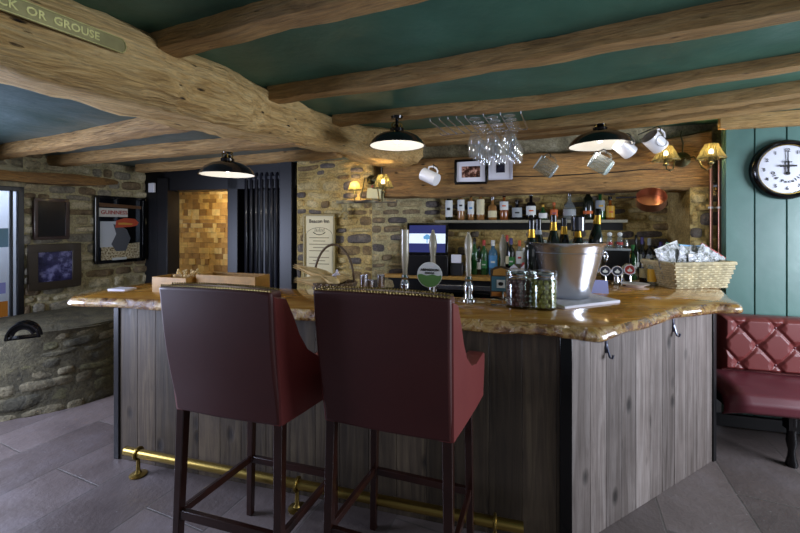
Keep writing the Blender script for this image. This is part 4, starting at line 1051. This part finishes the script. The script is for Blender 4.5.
for px, tx in ((514, 'white diamond price card on the back counter, left of the two'), (524.5, 'white diamond price card on the back counter, nearer the ice bucket')):
    q = lo(px, .26); tag(MB().box((0,0,.075), (.085,.003,.085), Matrix.Translation((0,0,.063)) @ Matrix.Rotation(PI/4,4,'Y') @ Matrix.Translation((0,0,-.075))).build('price_card', PAPER, loc=(q[0], q[1], ZC-.003+.0), rz=zr), tx, 'card', 'diamond price cards')
# black dispenser with two shakers
p = Rpx(615, .25); dsp = thing('drinks_dispenser', 'black box dispenser on the back counter behind the beer taps', 'dispenser', (p.x, p.y, ZC), ang(dF))
MB().cube(-.10,.10,-.09,.09,0,.27).build('body', BLACK, dsp, bevel=.008)
MB().cube(-.105,.105,-.095,.095,.27,.29).build('lid', LGY, dsp, bevel=.004)
for dx, tx in ((-.045,'left of the two glass shakers on the black dispenser'), (.04,'right of the two glass shakers on the black dispenser')):
    q = V(p.x, p.y)+dF*dx
    t = thing('shaker', tx, 'shaker', (q.x, q.y, ZC+.29), ang(dF), 'shakers on the black dispenser')
    MB().lathe([(0,0),(.024,0),(.026,.05),(.018,.10),(.016,.11),(0,.11)], 14, cap=False).build('body', GC, t)
    MB().lathe([(.026,.03),(.0262,.055)], 14, cap=False).build('band', LRD, t)
    MB().sph((0,0,.125), .022, sub=2).build('top', LW, t)

# ------------------------------------------------------------------ till
p = hit(428, R0-nF*.28, dF)
till = thing('till', 'black touchscreen till with a lit blue and white screen', 'till', (p.x, p.y, ZC), ang(dF)+.05)
MB().cube(-.20,.22,-.16,.14,0,.20).build('cash_base', BLACK, till, bevel=.006)
MB().cube(-.04,.04,.02,.06,.18,.40).build('stand', BLACKG, till, bevel=.004)
Ms = Matrix.Translation((0,-.04,.345)) @ Matrix.Rotation(-.16, 4, 'X')
MB().cube(-.21,.21,-.02,.02,-.15,.175,Ms).build('monitor', BLACKG, till, bevel=.006)
st = NT('till_screen'); v = st.coord((1,1,1)); sp = st.n('ShaderNodeSeparateXYZ'); st.set(sp.inputs[0], v)
band = st.ramp(st.math('ADD', sp.outputs[2], .5), [(.838,'#252a5c'),(.842,'#c8d2e0'),(.938,'#c8d2e0'),(.942,'#232a58')])
st.P(Base_Color=(0,0,0,1), Emission_Color=band, Emission_Strength=.55, Roughness=.1)
st2 = [e for e in ()]
scr = MB().cube(-.185,.185,-.024,-.021,-.125,.15,Ms).build('screen', plain('#202552', .2, name='x'), till)
scr.data.materials[0] = (lambda t: (t.P(Base_Color=(0,0,0,1), Emission_Color=C('#343a74'), Emission_Strength=.8, Roughness=.1), t.m)[1])(NT('screen_blue'))
MB().cube(-.185,.185,-.0255,-.022,-.035,.065,Ms).build('screen_band', m_emit('screen_white', '#c3cfdf', .9), till)
tr_ = MB().cube(-.004,.004,-.0275,-.023,-.03,.02,Ms)
for x, z, r in ((0,.035,.024),(-.022,.025,.018),(.022,.025,.018),(0,.022,.02)): tr_.sph((x,-.0255,z), r, 1,.08,1, sub=2, M=Ms)
tr_.build('screen_logo', m_emit('screen_logo', '#4d86ad', .8), till)
MB().cube(.235,.36,-.12,.08,0,.12).build('printer', plain('#2b2b2e', .4, name='grey_plastic'), till, bevel=.01)
MB().cube(.25,.345,-.14,-.10,.13,.21).build('receipt', PAPER, till)

# ------------------------------------------------------------------ hand pumps on the bar
PALE = plain('#a8a08a', .25, coat=.6, name='pale_ceramic'); 
def pump(label, px, ztop, kind, py=298.5, Y=None):
    p = onz(px, py, ZT); t = thing('beer_pump', label, 'beer pump', (p.x, p.y, ZT), ang(dF), 'beer pump handles along the bar')
    MB().lathe([(.045,0),(.045,.012),(.03,.02),(.026,.05),(.032,.07),(.028,.10),(.02,.12),(.024,.135),(.018,.15)], 24).build('base', CHROME, t)
    h = ztop-ZT
    if kind == 'straight':
        MB().lathe([(.014,.14),(.016,.18),(.020,.22),(.025,h*.7),(.025,h),(.0,h+.004)], 20).build('handle', GC if False else PALE, t)
    else:
        MB().lathe([(.013,.14),(.016,.16),(.018,.20),(.015,h*.62),(.023,h*.74),(.025,h*.82),(.019,h*.92),(.012,h*.96),(.008,h*.98),(.010,h),(0,h+.008)], 20).build('handle', PALE, t)
    MB().tube([(0,-.02,.05),(0,-.06,.06),(0,-.085,.03),(0,-.085,-.0+.004)], .007, 8).build('spout', CHROME, t)
    return t
pump('straight pale beer pump handle, leftmost of the row, beside the till', 405, 1.52, 'straight')
pb_ = pump('beer pump with a round white and green badge', 433, 1.515, 'bulb')
pump('beer pump with pale bulbous handle and open chrome base, right of the round badge', 468.5, 1.505, 'bulb', 301)
pcard = pump('beer pump with a blue and orange rectangular badge', 503, 1.485, 'bulb', 297)
# round badge
Mb = Matrix.Translation((-.01,-.055,.155)) @ Matrix.Rotation(PI/2, 4, 'X')
bd = MB().lathe([(0,0),(.076,0),(.078,.004),(.076,.008),(0,.008)], 48, Mb, cap=False).build('badge', LW, pb_)
m = MB(); n = 24
pts = [(.074*math.cos(a), .074*math.sin(a)) for a in [PI+.05+(PI-.1)*i/n for i in range(n+1)]]
pts += [(x, .004*math.sin(x*90)) for x in [.07-.14*i/16 for i in range(17)]]
m.prism(pts, .008, .0095, Mb).build('badge_green', plain('#5f8a4a', .5, name='badge_green'), pb_)
text('lettering', 'ABINGDON', .021, INK, pb_, (-.01,-.0655,.185), bold=.0005)
text('lettering', 'BRIDGE', .017, INK, pb_, (-.01,-.0655,.166), bold=.0003)
# rectangular badge
Mc = Matrix.Translation((-.012,-.07,.095)) @ Matrix.Rotation(PI/2, 4, 'X')
bd2 = MB().prism([(-.063,-.085),(.063,-.085),(.063,.085),(.035,.105),(0,.112),(-.035,.105),(-.063,.085)], 0, .008, Mc).build('badge', plain('#4a3c2a', .4, name='badge_brown'), pcard, bevel=.001)
MB().prism([(-.056,-.045),(.056,-.045),(.056,.045),(-.056,.045)], .008, .0095, Mc).build('badge_blue', plain('#47707e', .5, name='badge_blue'), pcard)
MB().prism([(-.056,-.078),(.056,-.078),(.056,-.052),(-.056,-.052)], .008, .0095, Mc).build('badge_orange', plain('#c07a35', .5, name='badge_orange'), pcard)
MB().prism([(-.05,.052),(.05,.052),(.045,.085),(0,.10),(-.045,.085)], .008, .0095, Mc).build('badge_crest', plain('#b8853e', .5, name='badge_gold'), pcard)
MB().prism([(-.025,-.025),(.025,-.025),(.025,.025),(-.025,.025)], .0095, .011, Mc).build('badge_square', LW, pcard)
MB().sph((0,0,.0118), .014, 1.1, .9, .12, sub=2, M=Mc).build('badge_tree', INK, pcard)

# ------------------------------------------------------------------ beer taps with round badges
p = onz(616, 284, ZT); tw = thing('beer_tap', 'low chrome beer tap with three round badges behind the ice bucket', 'beer tap', (p.x, p.y, ZT), ang(dF))
MB().lathe([(.035,0),(.03,.015),(.018,.02),(.018,.09)], 20).cube(-.14,.13,-.02,.02,.085,.12).build('font', CHROME, tw, bevel=.004)
NVY = plain('#1e2233', .4, name='badge_navy')
for x, mt, z in ((-.085,NVY,.105), (0,NVY,.105), (.085,LRD,.118)):
    Mx = Matrix.Translation((x,-.03,z)) @ Matrix.Rotation(PI/2, 4, 'X')
    b = MB().lathe([(0,0),(.038,0),(.041,.004),(.038,.009),(0,.009)], 32, Mx, cap=False).build('badge', STEEL, tw)
    MB().lathe([(0,.0095),(.033,.0095),(.033,.0105),(0,.0105)], 32, Mx, cap=False).build('badge_face', mt, b)
    MB().prism([(-.02,-.002),(-.012,-.015),(.012,-.015),(.02,-.002),(.008,.004),(0,.018),(-.008,.004)], .0105, .0115, Mx).build('badge_emblem', LW, b)
    MB().tube([(x,-.02,z-.04),(x,-.05,z-.05),(x,-.055,z-.085)], .007, 8).build('spout', CHROME, tw)

# ------------------------------------------------------------------ champagne bucket on its white board
bd_ = MB().prism([(.895,2.12),(1.30,2.30),(1.22,2.60),(.80,2.44)], ZT, ZT+.018).build('serving_board', PAPER, bevel=.004)
tag(bd_, 'white flat board lying under the champagne bucket', 'board')
bx, by = 1.03, 2.44
bk = thing('champagne_bucket', 'large tapered steel champagne bucket full of bottles on the worktop', 'ice bucket', (bx, by, ZT+.018), -.2)
HB = .335
MB().lathe([(0,0),(.125,0),(.137,.004),(.145,.02),(.16,.075),(.222,HB-.03),(.240,HB-.006),(.247,HB),(.241,HB+.003),(.228,HB-.01),(.15,.03),(0,.02)], 64, cap=False).build('body', STEEL, bk, smooth=40)
MB().lathe([(0,HB-.06),(.12,HB-.055),(.219,HB-.06)], 24, cap=False).build('ice', plain('#cfd8de', .15, name='ice', trans=.4), bk)
for s in (-1,1):
    h = MB().sph((s*.222,-.01*s,HB-.06), .018, .6,1,1, sub=2); hh = h.build('handle_boss', CHROME, bk)
    MB().tube([(s*(.236), .03*math.cos(a), HB-.085+.03*math.sin(a)) for a in [i*2*PI/20 for i in range(20)]], .005, 8, closed=True).build('ring_handle', CHROME, hh)
gK = 'bottles standing in the champagne bucket'
def kb(px, py, dy, g, c, tx, tilt=(0,0,0), foil=GOLD, capl=.16, H=.32, r=.042, lab=None, shape='champ'):
    Y = by+dy; top = at(px, py, Y); ang_ = Matrix.Rotation(tilt[1], 3, 'Y') @ V(0,0,H)
    loc = top-ang_
    return bottle(tx, loc, H, r, g, c, shape, lab, (.1,.4), gK, tilt, foil, capl)
kb(531.5, 221, -.02, GD, BLACKG, 'champagne bottle with black top and gold neck, leftmost in the bucket', foil=GOLD)
kb(538.5, 220, .08, GD, BLACKG, 'bottle with black cap, second from left in the steel bucket', foil=LGY, capl=.2)
kb(553.5, 216, -.03, GD, BLACKG, 'bottle with gold foil neck and black top, third from left in the bucket', foil=GOLD, capl=.12)
kb(564, 219, .10, GK, BLACKG, 'bottle with a wide black cap, behind the black and silver stopper', foil=GOLD, capl=.15)
t5 = kb(578, 221, .02, GD, GOLD, 'gold necked bottle under a fat black and silver stopper in the bucket', foil=GOLD, capl=.16)
MB().lathe([(0,.255),(.040,.255),(.041,.26),(.041,.345),(.038,.35),(0,.35)], 24).build('stopper', BLACKG, t5)
MB().lathe([(.0412,.262),(.0412,.343)], 24, cap=False).build('stopper_sleeve', plain('#55565c', .15, .8, name='gunmetal'), t5)
kb(598, 210, .0, GD, BLACKG, 'slim bottle with gold foil leaning at the right rim of the bucket', tilt=(0,.08,0), foil=GOLD, capl=.10, H=.34)

# ------------------------------------------------------------------ storage jars of olives
def jar(label, px, py, H, r, fill, what, oc):
    f = onz(px, py, ZT); c = V(f.x, f.y+r, ZT) + V((f.x/f.y)*r, 0, 0)
    t = thing('storage_jar', label, 'jar', c, 0, 'clip top jars on the worktop')
    MB().lathe([(0,0),(r*.9,0),(r,.012),(r,H*.74),(r*.9,H*.80),(r*.9,H*.83),(r*.87,H*.83),(r*.87,H*.80),(r*.955,H*.735),(r*.955,.014),(0,.008)], 36, cap=False).build('body', JARG, t)
    MB().lathe([(r*.95,H*.835),(r*.98,H*.85),(r*.98,H*.885),(r*.93,H*.90)], 36, cap=False).tube([(r*.98*math.cos(a), r*.98*math.sin(a), H*.80) for a in [i*2*PI/24 for i in range(24)]], .0025, 6, closed=True).build('metal_clip', CHROME, t)
    MB().lathe([(0,H*.88),(r*.97,H*.88),(r*1.0,H*.90),(r*.98,H*.95),(r*.8,H*.985),(r*.5,H),(0,H)], 36, cap=False).build('lid', JARG, t)
    MB().tube([(r*.95,0,H*.80),(r*1.12,0,H*.86),(r*1.1,0,H*.94),(r*.9,0,H*.97)], .003, 6).build('clasp', CHROME, t)
    rr = random.Random(px); ol = []
    first = None; rad = .0135; z = .024; lvl = 0
    while z < H*.70:
        n = 13 if rad < .0145 else 12
        for k in range(n):
            a = 2*PI*(k+.5*(lvl % 2))/n+rr.uniform(-.05,.05)
            if math.sin(a) > .35: continue
            x, y = (r*.945-rad)*math.cos(a), (r*.945-rad)*math.sin(a)
            if first is None:
                o = MB().sph((0,0,0), rad, 1,1,1.15, sub=2).build(what, oc[0]); first = o
            else:
                o = first.copy(); COL.objects.link(o)
            if len(ol) % 5 == 3 and len(oc) > 1:
                o.data = o.data if True else o.data
            o.location = c+V(x, y, z+rr.uniform(-.002,.002)); o.rotation_euler = (rr.uniform(-.8,.8), rr.uniform(-.8,.8), rr.uniform(0,3))
            tag(o, fill, what, fill); ol.append(o)
        z += rad*1.86; lvl += 1
    # the olives in the middle that only fill the jar
    co_ = MB().lathe([(0,.012),(r*.66,.014),(r*.66,H*.69),(0,H*.70)], 20, cap=False).build('brine', oc[-1], t)
OLG = plain('#86803a', .35, name='green_olive', noisy=.2); OLB = plain('#5a3334', .3, name='black_olive', noisy=.3)
jar('clip top glass jar of dark olives, left of the two jars', 518, 309.5, .215, .069, 'dark olive packed in the left glass jar', 'olive', [OLB, plain('#2a1718', .4, name='dark_brine')])
jar('clip top glass jar of green olives, right jar beside the bucket', 543.5, 311.5, .215, .070, 'green olive packed in the right glass jar', 'olive', [OLG, plain('#5b5a28', .4, name='green_brine')])

# blue tent card and plate
p = onz(602, 292, ZT); 
m = MB(); Mt = frame((p.x, p.y), dF, ZT)
m.prism([(-.0,0),(.07,0),(.035,.085),(.033,.085)], 0, .11, Matrix.Rotation(PI/2, 4, 'X') @ Matrix.Rotation(PI/2,4,'Y'))
tag(m.build('tent_card', plain('#aab0e6', .5, name='lavender_card'), loc=(p.x+.03, p.y+.0, ZT), rz=ang(dF)+PI), 'pale blue folded card standing just right of the champagne bucket', 'card')
p = onz(635, 286.5, ZT)
pt = thing('plate', 'small white plate on the worktop in front of the bottles', 'plate', (p.x, p.y, ZT))
MB().lathe([(0,0),(.055,0),(.06,.006),(.095,.020),(.097,.023),(.055,.010),(0,.008)], 36, cap=False).build('dish', WHITE, pt)
p2_ = onz(640, 284.2, ZT)
t = thing('swan_neck_tap', 'pale swan neck water tap behind the white plate', 'tap', (p2_.x, p2_.y+.12, ZT), ang(dF))
MB().tube([(-.06,0,0),(-.06,0,.09),(-.055,0,.12),(-.03,0,.14),(0,0,.135),(.03,0,.10),(.05,0,.05)], .011, 10).build('spout', plain('#b9b39a', .25, .6, name='nickel'), t)
MB().lathe([(.025,0),(.025,.01),(.014,.015),(.014,.03)], 16, Matrix.Translation((-.06,0,0))).build('base', STEEL, t)

# ------------------------------------------------------------------ seagrass basket with bags
p0_ = onz(677, 289.5, ZT); p1_ = onz(727, 288.0, ZT); dB = (p1_-p0_).to_2d(); wb = dB.length; dB.normalize(); nB = V(-dB.y, dB.x)
cb_ = (p0_+p1_)/2
bs_ = thing('storage_basket', 'rectangular seagrass basket of clear bags at the right end of the worktop', 'basket', (cb_.x+nB.x*.125, cb_.y+nB.y*.125, ZT), ang(dB))
HBk = .185; rows = 11
for j in range(rows):
    f = j/(rows-1); z = .008+f*(HBk-.016); hx = wb/2+.045*f; hy = .118+.03*f
    pts = []; per = 60
    for i in range(per):
        u = i/per*4; s = int(u); t = u-s
        cx = [(-hx,-hy),(hx,-hy),(hx,hy),(-hx,hy)]; a = cx[s]; b = cx[(s+1)%4]
        x = a[0]+(b[0]-a[0])*t; y = a[1]+(b[1]-a[1])*t
        w_ = (.0055 if (i+j) % 2 else -.0055)
        nx, ny = [(0,-1),(1,0),(0,1),(-1,0)][s]
        pts.append((x+nx*w_, y+ny*w_, z))
    MBB = MB().tube(pts, (.0095), 6, closed=True)
    if j == 0: acc = MBB
    else:
        me_ = bpy.data.meshes.new('tmp'); MBB.b.to_mesh(me_); MBB.b.free(); acc.b.from_mesh(me_); bpy.data.meshes.remove(me_)
acc.cube(-wb/2, wb/2, -.11, .11, .0, .012)
acc.build('woven_body', CANE, bs_)
rim = MB()
hx = wb/2+.047; hy = .15
for s in range(4):
    cx = [(-hx,-hy),(hx,-hy),(hx,hy),(-hx,hy)]; a = cx[s]; b = cx[(s+1)%4]
    rim.tube([(a[0],a[1],HBk),(b[0],b[1],HBk)], .011, 8)
rim.build('rim', CANE, bs_)
BAG = NT('clear_bag'); v = BAG.coord(); bn_ = BAG.noise(v, 22, 4, .6, 1.0)
BAG.P(Base_Color=BAG.mix(BAG.ramp(bn_, [(.42,0.0),(.6,1.0)]), '#8f938c', '#f0f2fb'), Roughness=.2, Transmission_Weight=.1, Specular_IOR_Level=.9, Normal=BAG.bump(bn_, 1.0, .03))
def bag(label, cx, cy, w_, h_, tilt, zc, strip, seed):
    M = Matrix.Translation(bs_.location) @ Matrix.Rotation(ang(dB), 4, 'Z')
    loc = M @ V(cx, cy, zc)
    t = thing('plastic_bag', label, 'bag', loc, tilt=(0, tilt, ang(dB)), group='clear bags in the seagrass basket')
    def f(sgn):
        def g(u, v):
            e = (math.sin(PI*u)*min(1, (1-v)*3)*min(1, v*4+.1))
            th = sgn*(.002+.03*e*(.7+.5*noise.noise(V(u*4+seed, v*4, sgn))))
            return V((u-.5)*w_+noise.noise(V(v*5, seed, 1))*.008, th+noise.noise(V(u*6,v*6,seed))*.006, v*h_+noise.noise(V(u*5,seed,3))*.008)
        return g
    MB().sheet(f(-1), 18, 14).sheet(f(1), 18, 14).build('bag', BAG.m, t, smooth=25)
    if strip: MB().cube(-w_/2,w_/2,-.003,.003,h_-.008,h_+.003).build('zip_strip', strip, t)
    return t
bag('clear crumpled bag with no coloured zip, leftmost in the seagrass basket', -.13, -.03, .20, .24, -.35, .085, LW, 1)
bag('clear bag of dark herbs in the middle left of the seagrass basket', -.085, -.06, .17, .19, .25, .085, None, 2)
bag('clear bag with a green zip at the back of the seagrass basket', -.05, .06, .19, .20, .10, .115, LGN, 3)
bag('clear bag with a blue zip in the middle of the seagrass basket', .045, .03, .18, .19, .05, .115, LBL, 4)
bag('crumpled clear bag folded low in the centre front of the basket', .02, -.085, .17, .165, -.1, .09, None, 5)
bag('clear bag with a red zip leaning out at the right of the basket', .12, -.02, .24, .19, .50, .10, LRD, 6)

# ------------------------------------------------------------------ steel tumblers
for px, ph, tx in ((364, 275, 'steel tumbler, leftmost of three beside the corn basket'), (370.5, 280, 'shortest steel tumbler, between the two taller ones'), (381, 275, 'steel tumbler, rightmost of three on the worktop')):
    p = onz(px, 296, ZT); H = CZ+(HY-ph)/F*p.y-ZT
    tag(MB().lathe([(0,0),(.018,0),(.020,.004),(.026,H),(.024,H),(.018,.008),(0,.008)], 24, cap=False).build('tumbler', STEEL, loc=p), tx, 'tumbler', 'steel tumblers on the bar')

# ------------------------------------------------------------------ brown basket with dried corn
p = onz(331, 303, ZT); cbk = thing('handled_basket', 'brown wicker basket with tall hoop handle on the bar', 'basket', (p.x, p.y+.10, ZT), ang(dF))
acc = MB()
for j in range(9):
    f = j/8; pts = [((.095+.045*f+(.004 if (i+j) % 2 else -.004))*math.cos(i*2*PI/48), (.075+.035*f+(.004 if (i+j) % 2 else -.004))*math.sin(i*2*PI/48), .008+f*.10) for i in range(48)]
    mm_ = MB().tube(pts, .0072, 6, closed=True); me_ = bpy.data.meshes.new('tmp'); mm_.b.to_mesh(me_); mm_.b.free(); acc.b.from_mesh(me_); bpy.data.meshes.remove(me_)
acc.lathe([(0,.004),(.09,.004)], 24)
acc.build('woven_body', DCANE, cbk)
MB().tube([(.135*math.cos(a), 0, .10+.24*math.sin(a)) for a in [PI*i/24 for i in range(25)]], .0075, 8).build('handle', DCANE, cbk)
Mk = Matrix.Translation(cbk.location) @ Matrix.Rotation(ang(dF), 4, 'Z')
def corn(label, a, b, r):
    a = V(*a); b = V(*b); d = b-a; L = d.length
    t = thing('corn_cob', label, 'corn', Mk @ a, group='dried corn in the handled basket'); t.rotation_mode = 'QUATERNION'
    t.rotation_quaternion = (Matrix.Rotation(ang(dF), 3, 'Z') @ d).to_track_quat('Z','Y')
    MB().lathe([(0,0),(r*.7,.01),(r,L*.2),(r*1.05,L*.35),(r*.8,L*.6),(r*.35,L*.82),(r*.1,L),(0,L)], 14, cap=False).build('husk', HUSK, t)
    for k in range(5):
        an = k*2*PI/5
        MB().tube([(r*.8*math.cos(an),r*.8*math.sin(an),L*.2),(r*1.0*math.cos(an),r*1.0*math.sin(an),L*.5),(r*.5*math.cos(an),r*.5*math.sin(an),L*.85),(r*.5*math.cos(an+.5),r*.4*math.sin(an+.3),L*1.08)], [.008,.006,.003,.001], 5).build('husk_leaf', HUSK, t)
corn('dried corn cob pointing furthest left out of the handled basket', (.0,.0,.135), (-.24,-.03,.20), .028)
corn('dried corn cob lying below the topmost one and pointing left', (.02,-.05,.12), (-.20,-.09,.125), .030)
corn('dried corn cob at the right of the basket pointing right', (.0,-.04,.13), (.12,-.03,.15), .026)
corn('short dried corn cob lying across the front of the basket', (.07,-.07,.11), (-.04,-.08,.15), .026)
q = Mk @ V(.035,-.03,.145)
t = thing('garlic_bulb', 'pale garlic bulb on top of the corn in the handled basket', 'garlic', q)
GAR = plain('#cfc6cf', .5, name='garlic_skin', noisy=.15)
m = MB()
for k in range(8): m.sph((.012*math.cos(k*PI/4), .012*math.sin(k*PI/4), .0), .022, 1,1,1.05, sub=2)
m.lathe([(.018,.012),(.008,.03),(.005,.045),(0,.046)], 10); m.build('bulb', GAR, t)

# ------------------------------------------------------------------ pale boxes at the left end of the bar
def crate(label, px0, px1, py, H, dep, name='wooden_box'):
    a = onz(px0, py, ZT); b = onz(px1, py-.0, ZT); d = V(dF.x, dF.y); L = (b.x-a.x)/dF.x
    t = thing(name, label, 'box', (a.x, a.y, ZT), ang(dF), 'pale boxes at the left end of the bar')
    MB().cube(0,L,0,.012,0,H).cube(0,L,dep-.012,dep,0,H).cube(0,.012,.012,dep-.012,0,H).cube(L-.012,L,.012,dep-.012,0,H).cube(0,L,0,dep,0,.01).build('box', PINE, t, bevel=.002)
    return t, L
t, L = crate('low open pale wooden box nearest the left end of the bar', 152, 192, 292, .105, .16)
t2_, L2 = crate('long pale wooden box behind the left stool, right of the shorter box', 196, 262, 293, .125, .16)
q = Matrix.Translation(t.location) @ Matrix.Rotation(ang(dF),4,'Z') @ V(L*.75,.08,.06)
bun = thing('dried_bunch', 'small dried yellow bunch poking out of the shorter wooden box', 'dried flowers', q)
m = MB(); r_ = random.Random(5)
for k in range(26):
    e = V(r_.uniform(-.06,.07), r_.uniform(-.05,.05), r_.uniform(.045,.09)); m.tube([(0,0,0), e*.6, e], [.003,.003,.002], 5); m.sph(e, .009, 1,1,1.3, sub=1)
m.build('seed_heads', HUSK, bun)

p = onz(116, 291, ZT)
tag(MB().cube(-.07,.07,0,.10,0,.012).build('folded_leaflet', PAPER, loc=p, rz=ang(dF)+.1, bevel=.002), 'small white leaflet lying at the far left end of the worktop', 'leaflet')
# ------------------------------------------------------------------ poster, card and dried bunch on the stone pier
pp_ = hit(321.5, L0, dF)-nF.to_3d()*.045; zt_ = CZ+(HY-216)/F*pp_.y; zb_ = CZ+(HY-282)/F*pp_.y
wP = 30/F*pp_.y*1.03; hP = zt_-zb_
pos = thing('framed_notice', 'tall cream framed pub rules notice on the stone pier', 'notice', (pp_.x, pp_.y, (zt_+zb_)/2), ang(dF))
OCH = plain('#8c7a3c', .45, name='ochre_frame')
m = MB()
for a_, b_, c_, d_ in ((-wP/2-.02,wP/2+.02,hP/2,hP/2+.02),(-wP/2-.02,wP/2+.02,-hP/2-.02,-hP/2),(-wP/2-.02,-wP/2,-hP/2,hP/2),(wP/2,wP/2+.02,-hP/2,hP/2)): m.cube(a_,b_,-.02,.008,c_,d_)
m.build('frame', OCH, pos, bevel=.003)
MB().cube(-wP/2, wP/2, -.006, .004, -hP/2, hP/2).build('sheet', CREAM, pos)
PI_ = plain('#4b4436', .7, name='faded_ink')
text('lettering', 'Beacon Inn', .052, PI_, pos, (0,-.0075,hP/2-.055), bold=.0012)
arch = [(-wP*.46,-hP*.45)]+[(wP*.46*math.cos(a)*-1, hP/2-.20+.08*math.sin(a)) for a in [PI*i/14 for i in range(15)]]+[(wP*.46,-hP*.45)]
MB().tube([(x,-.007,z) for x, z in arch], .0018, 4, closed=True).build('arch_line', PI_, pos)
m = MB()
for k in range(9): m.tube([(.07*math.cos(a)*(1-k*.05), -.0075, hP/2-.165+.028*math.sin(a)*(1-k*.05)-.002*k) for a in [PI+PI*i/10 for i in range(11)]], .0016, 4)
for k in range(7): m.tube([(-.05+.017*k,-.0075,hP/2-.165),(-.05+.017*k+.005,-.0075,hP/2-.125-.008*(k%3))], .002, 4)
m.build('ship_engraving', PI_, pos)
m = MB()
for i in range(9):
    if i == 5: continue
    z = hP/2-.23-i*.034; w_ = wP*(.36 if i % 2 == 0 else .22)
    m.cube(-w_, w_*.96, -.0075, -.006, z, z+.008)
m.build('print_lines', plain('#85795a', .7, name='pale_ink'), pos)
p = hit(348.5, L0, dF); z = CZ+(HY-203)/F*p.y
hb = thing('dried_posy', 'small dried flower bunch hanging upside down beside the notice', 'dried flowers', (p.x-nF.x*.06, p.y-nF.y*.06, z))
m = MB(); r_ = random.Random(9)
for k in range(30):
    e = V(r_.gauss(0,.028), r_.uniform(-.03,.01), r_.uniform(-.17,-.08)); m.tube([(0,0,0), e*.5+V(0,0,-.01), e], [.002,.0022,.002], 4); m.sph(e, .009, sub=1)
m.build('flowers', plain('#a59a72', .8, name='dried_flower', noisy=.3), hb)
MB().tube([(0,0,-.01),(0,0,.03)], .002, 5).build('string', DCANE, hb)
p = hitz(376, 193, L0-nF*.03, dF)
cd = thing('greeting_card', 'pale card with a small red top leaning behind the left wall light', 'card', (p.x-.02, p.y, p.z), tilt=(.0,.08,ang(dF)))
MB().cube(-.075,.075,-.002,.002,-.055,.05).build('card', plain('#dcd8a8', .6, name='card_yellow'), cd)
MB().cube(-.03,.0,-.0035,.0,.05,.075).build('red_tab', LRD, cd)
ld = hit(340, L0, dF); ld2 = hit(398, L0, dF)
tag(MB().cube(0,(ld2-ld).length,-.10,0,0,.03).build('stone_ledge', STONED, loc=(ld.x, ld.y, 1.77), rz=ang(dF), bevel=.008), 'rough stone ledge under the left wall light', 'ledge')

# ------------------------------------------------------------------ dark arched magazine rack on the left sill
p = onz(16, 339, .70)
rk = thing('arched_rack', 'dark arched metal rack on the stone sill below the left window', 'rack', (p.x+.03, p.y+.03, .70), .6)
for y in (-.04,.04):
    MB().tube([(.09*math.cos(a), y, .0+.115*math.sin(a)) for a in [PI*i/20 for i in range(21)]], .011, 8).build('hoop', BLACKG, rk)
MB().sheet(lambda u,v: V((.088-.035*v)*math.cos(PI*(.12+.76*u)), -.04+.0*v, (.115-.045*v)*math.sin(PI*(.12+.76*u))), 20, 3).build('panel', BLACKG, rk, solid=.004)
MB().cube(-.09,.09,-.045,.045,0,.012).build('base', BLACKG, rk)
# ------------------------------------------------------------------ light and camera
def area(name, loc, target, size, power, col, sy=None):
    l = bpy.data.lights.new(name, 'AREA'); l.energy = power; l.color = col; l.shape = 'RECTANGLE'; l.size = size; l.size_y = sy or size
    o = bpy.data.objects.new(name, l); COL.objects.link(o); o.location = loc
    o.rotation_euler = (Vector(target)-Vector(loc)).to_track_quat('-Z', 'Y').to_euler(); return o
area('assumed_daylight_right', (4.0, .9, 1.35), (1.4, 2.0, 1.1), 1.6, 125, (.80,.87,1.0), 1.1)  # added area lamp for daylight assumed from the right; no window built there
area('assumed_daylight_left', (-3.75, 1.9, 1.25), (-1.2, 1.8, .2), 1.3, 120, (.66,.74,1.0), 1.1)  # area lamp added inside the room for daylight assumed from the left
area('rear_fill', (1.5, -2.2, 1.7), (.6, 3.0, 1.6), 3.0, 8, (.9,.93,1.0), 1.2)  # added weak fill from behind the camera
area('backing_light', (-4.12, 4.05, 2.1), (-4.5, 4.25, 1.2), 1.0, 22, (.85,.9,1.0), 1.0)  # added lamp on the pane's backing, standing in for daylight
w = bpy.data.worlds.new('world'); SC.world = w; w.use_nodes = True
bg = w.node_tree.nodes['Background']; bg.inputs[0].default_value = (.62,.68,.8,1); bg.inputs[1].default_value = .16
q = D0+dD*.55+nF*.16
q = (D0+dD*dpx(205)+nF*.16)
area('assumed_passage_lamp', (q.x, q.y, 2.0), (q.x+.02, q.y+.42, 1.2), .5, 7, (1.0,.84,.55), .12)  # unseen lamp, assumed from the warm light on the block panel
cam = bpy.data.cameras.new('camera'); co = bpy.data.objects.new('camera', cam); COL.objects.link(co)
co.location = (0,0,CZ); co.rotation_euler = (PI/2,0,0); cam.sensor_width = 36; cam.lens = F/800*36; cam.shift_y = -(266.5-HY)/800
cam.clip_start = .05; SC.camera = co
SC.view_settings.view_transform = 'Standard'; SC.view_settings.look = 'None'; SC.view_settings.gamma = 1; SC.view_settings.use_curve_mapping = False
SC.view_settings.exposure = 0.12
try:
    SC.cycles.use_denoising = True; SC.cycles.caustics_reflective = False; SC.cycles.caustics_refractive = False
    SC.cycles.sample_clamp_indirect = 6; SC.cycles.transparent_max_bounces = 12
except Exception: pass
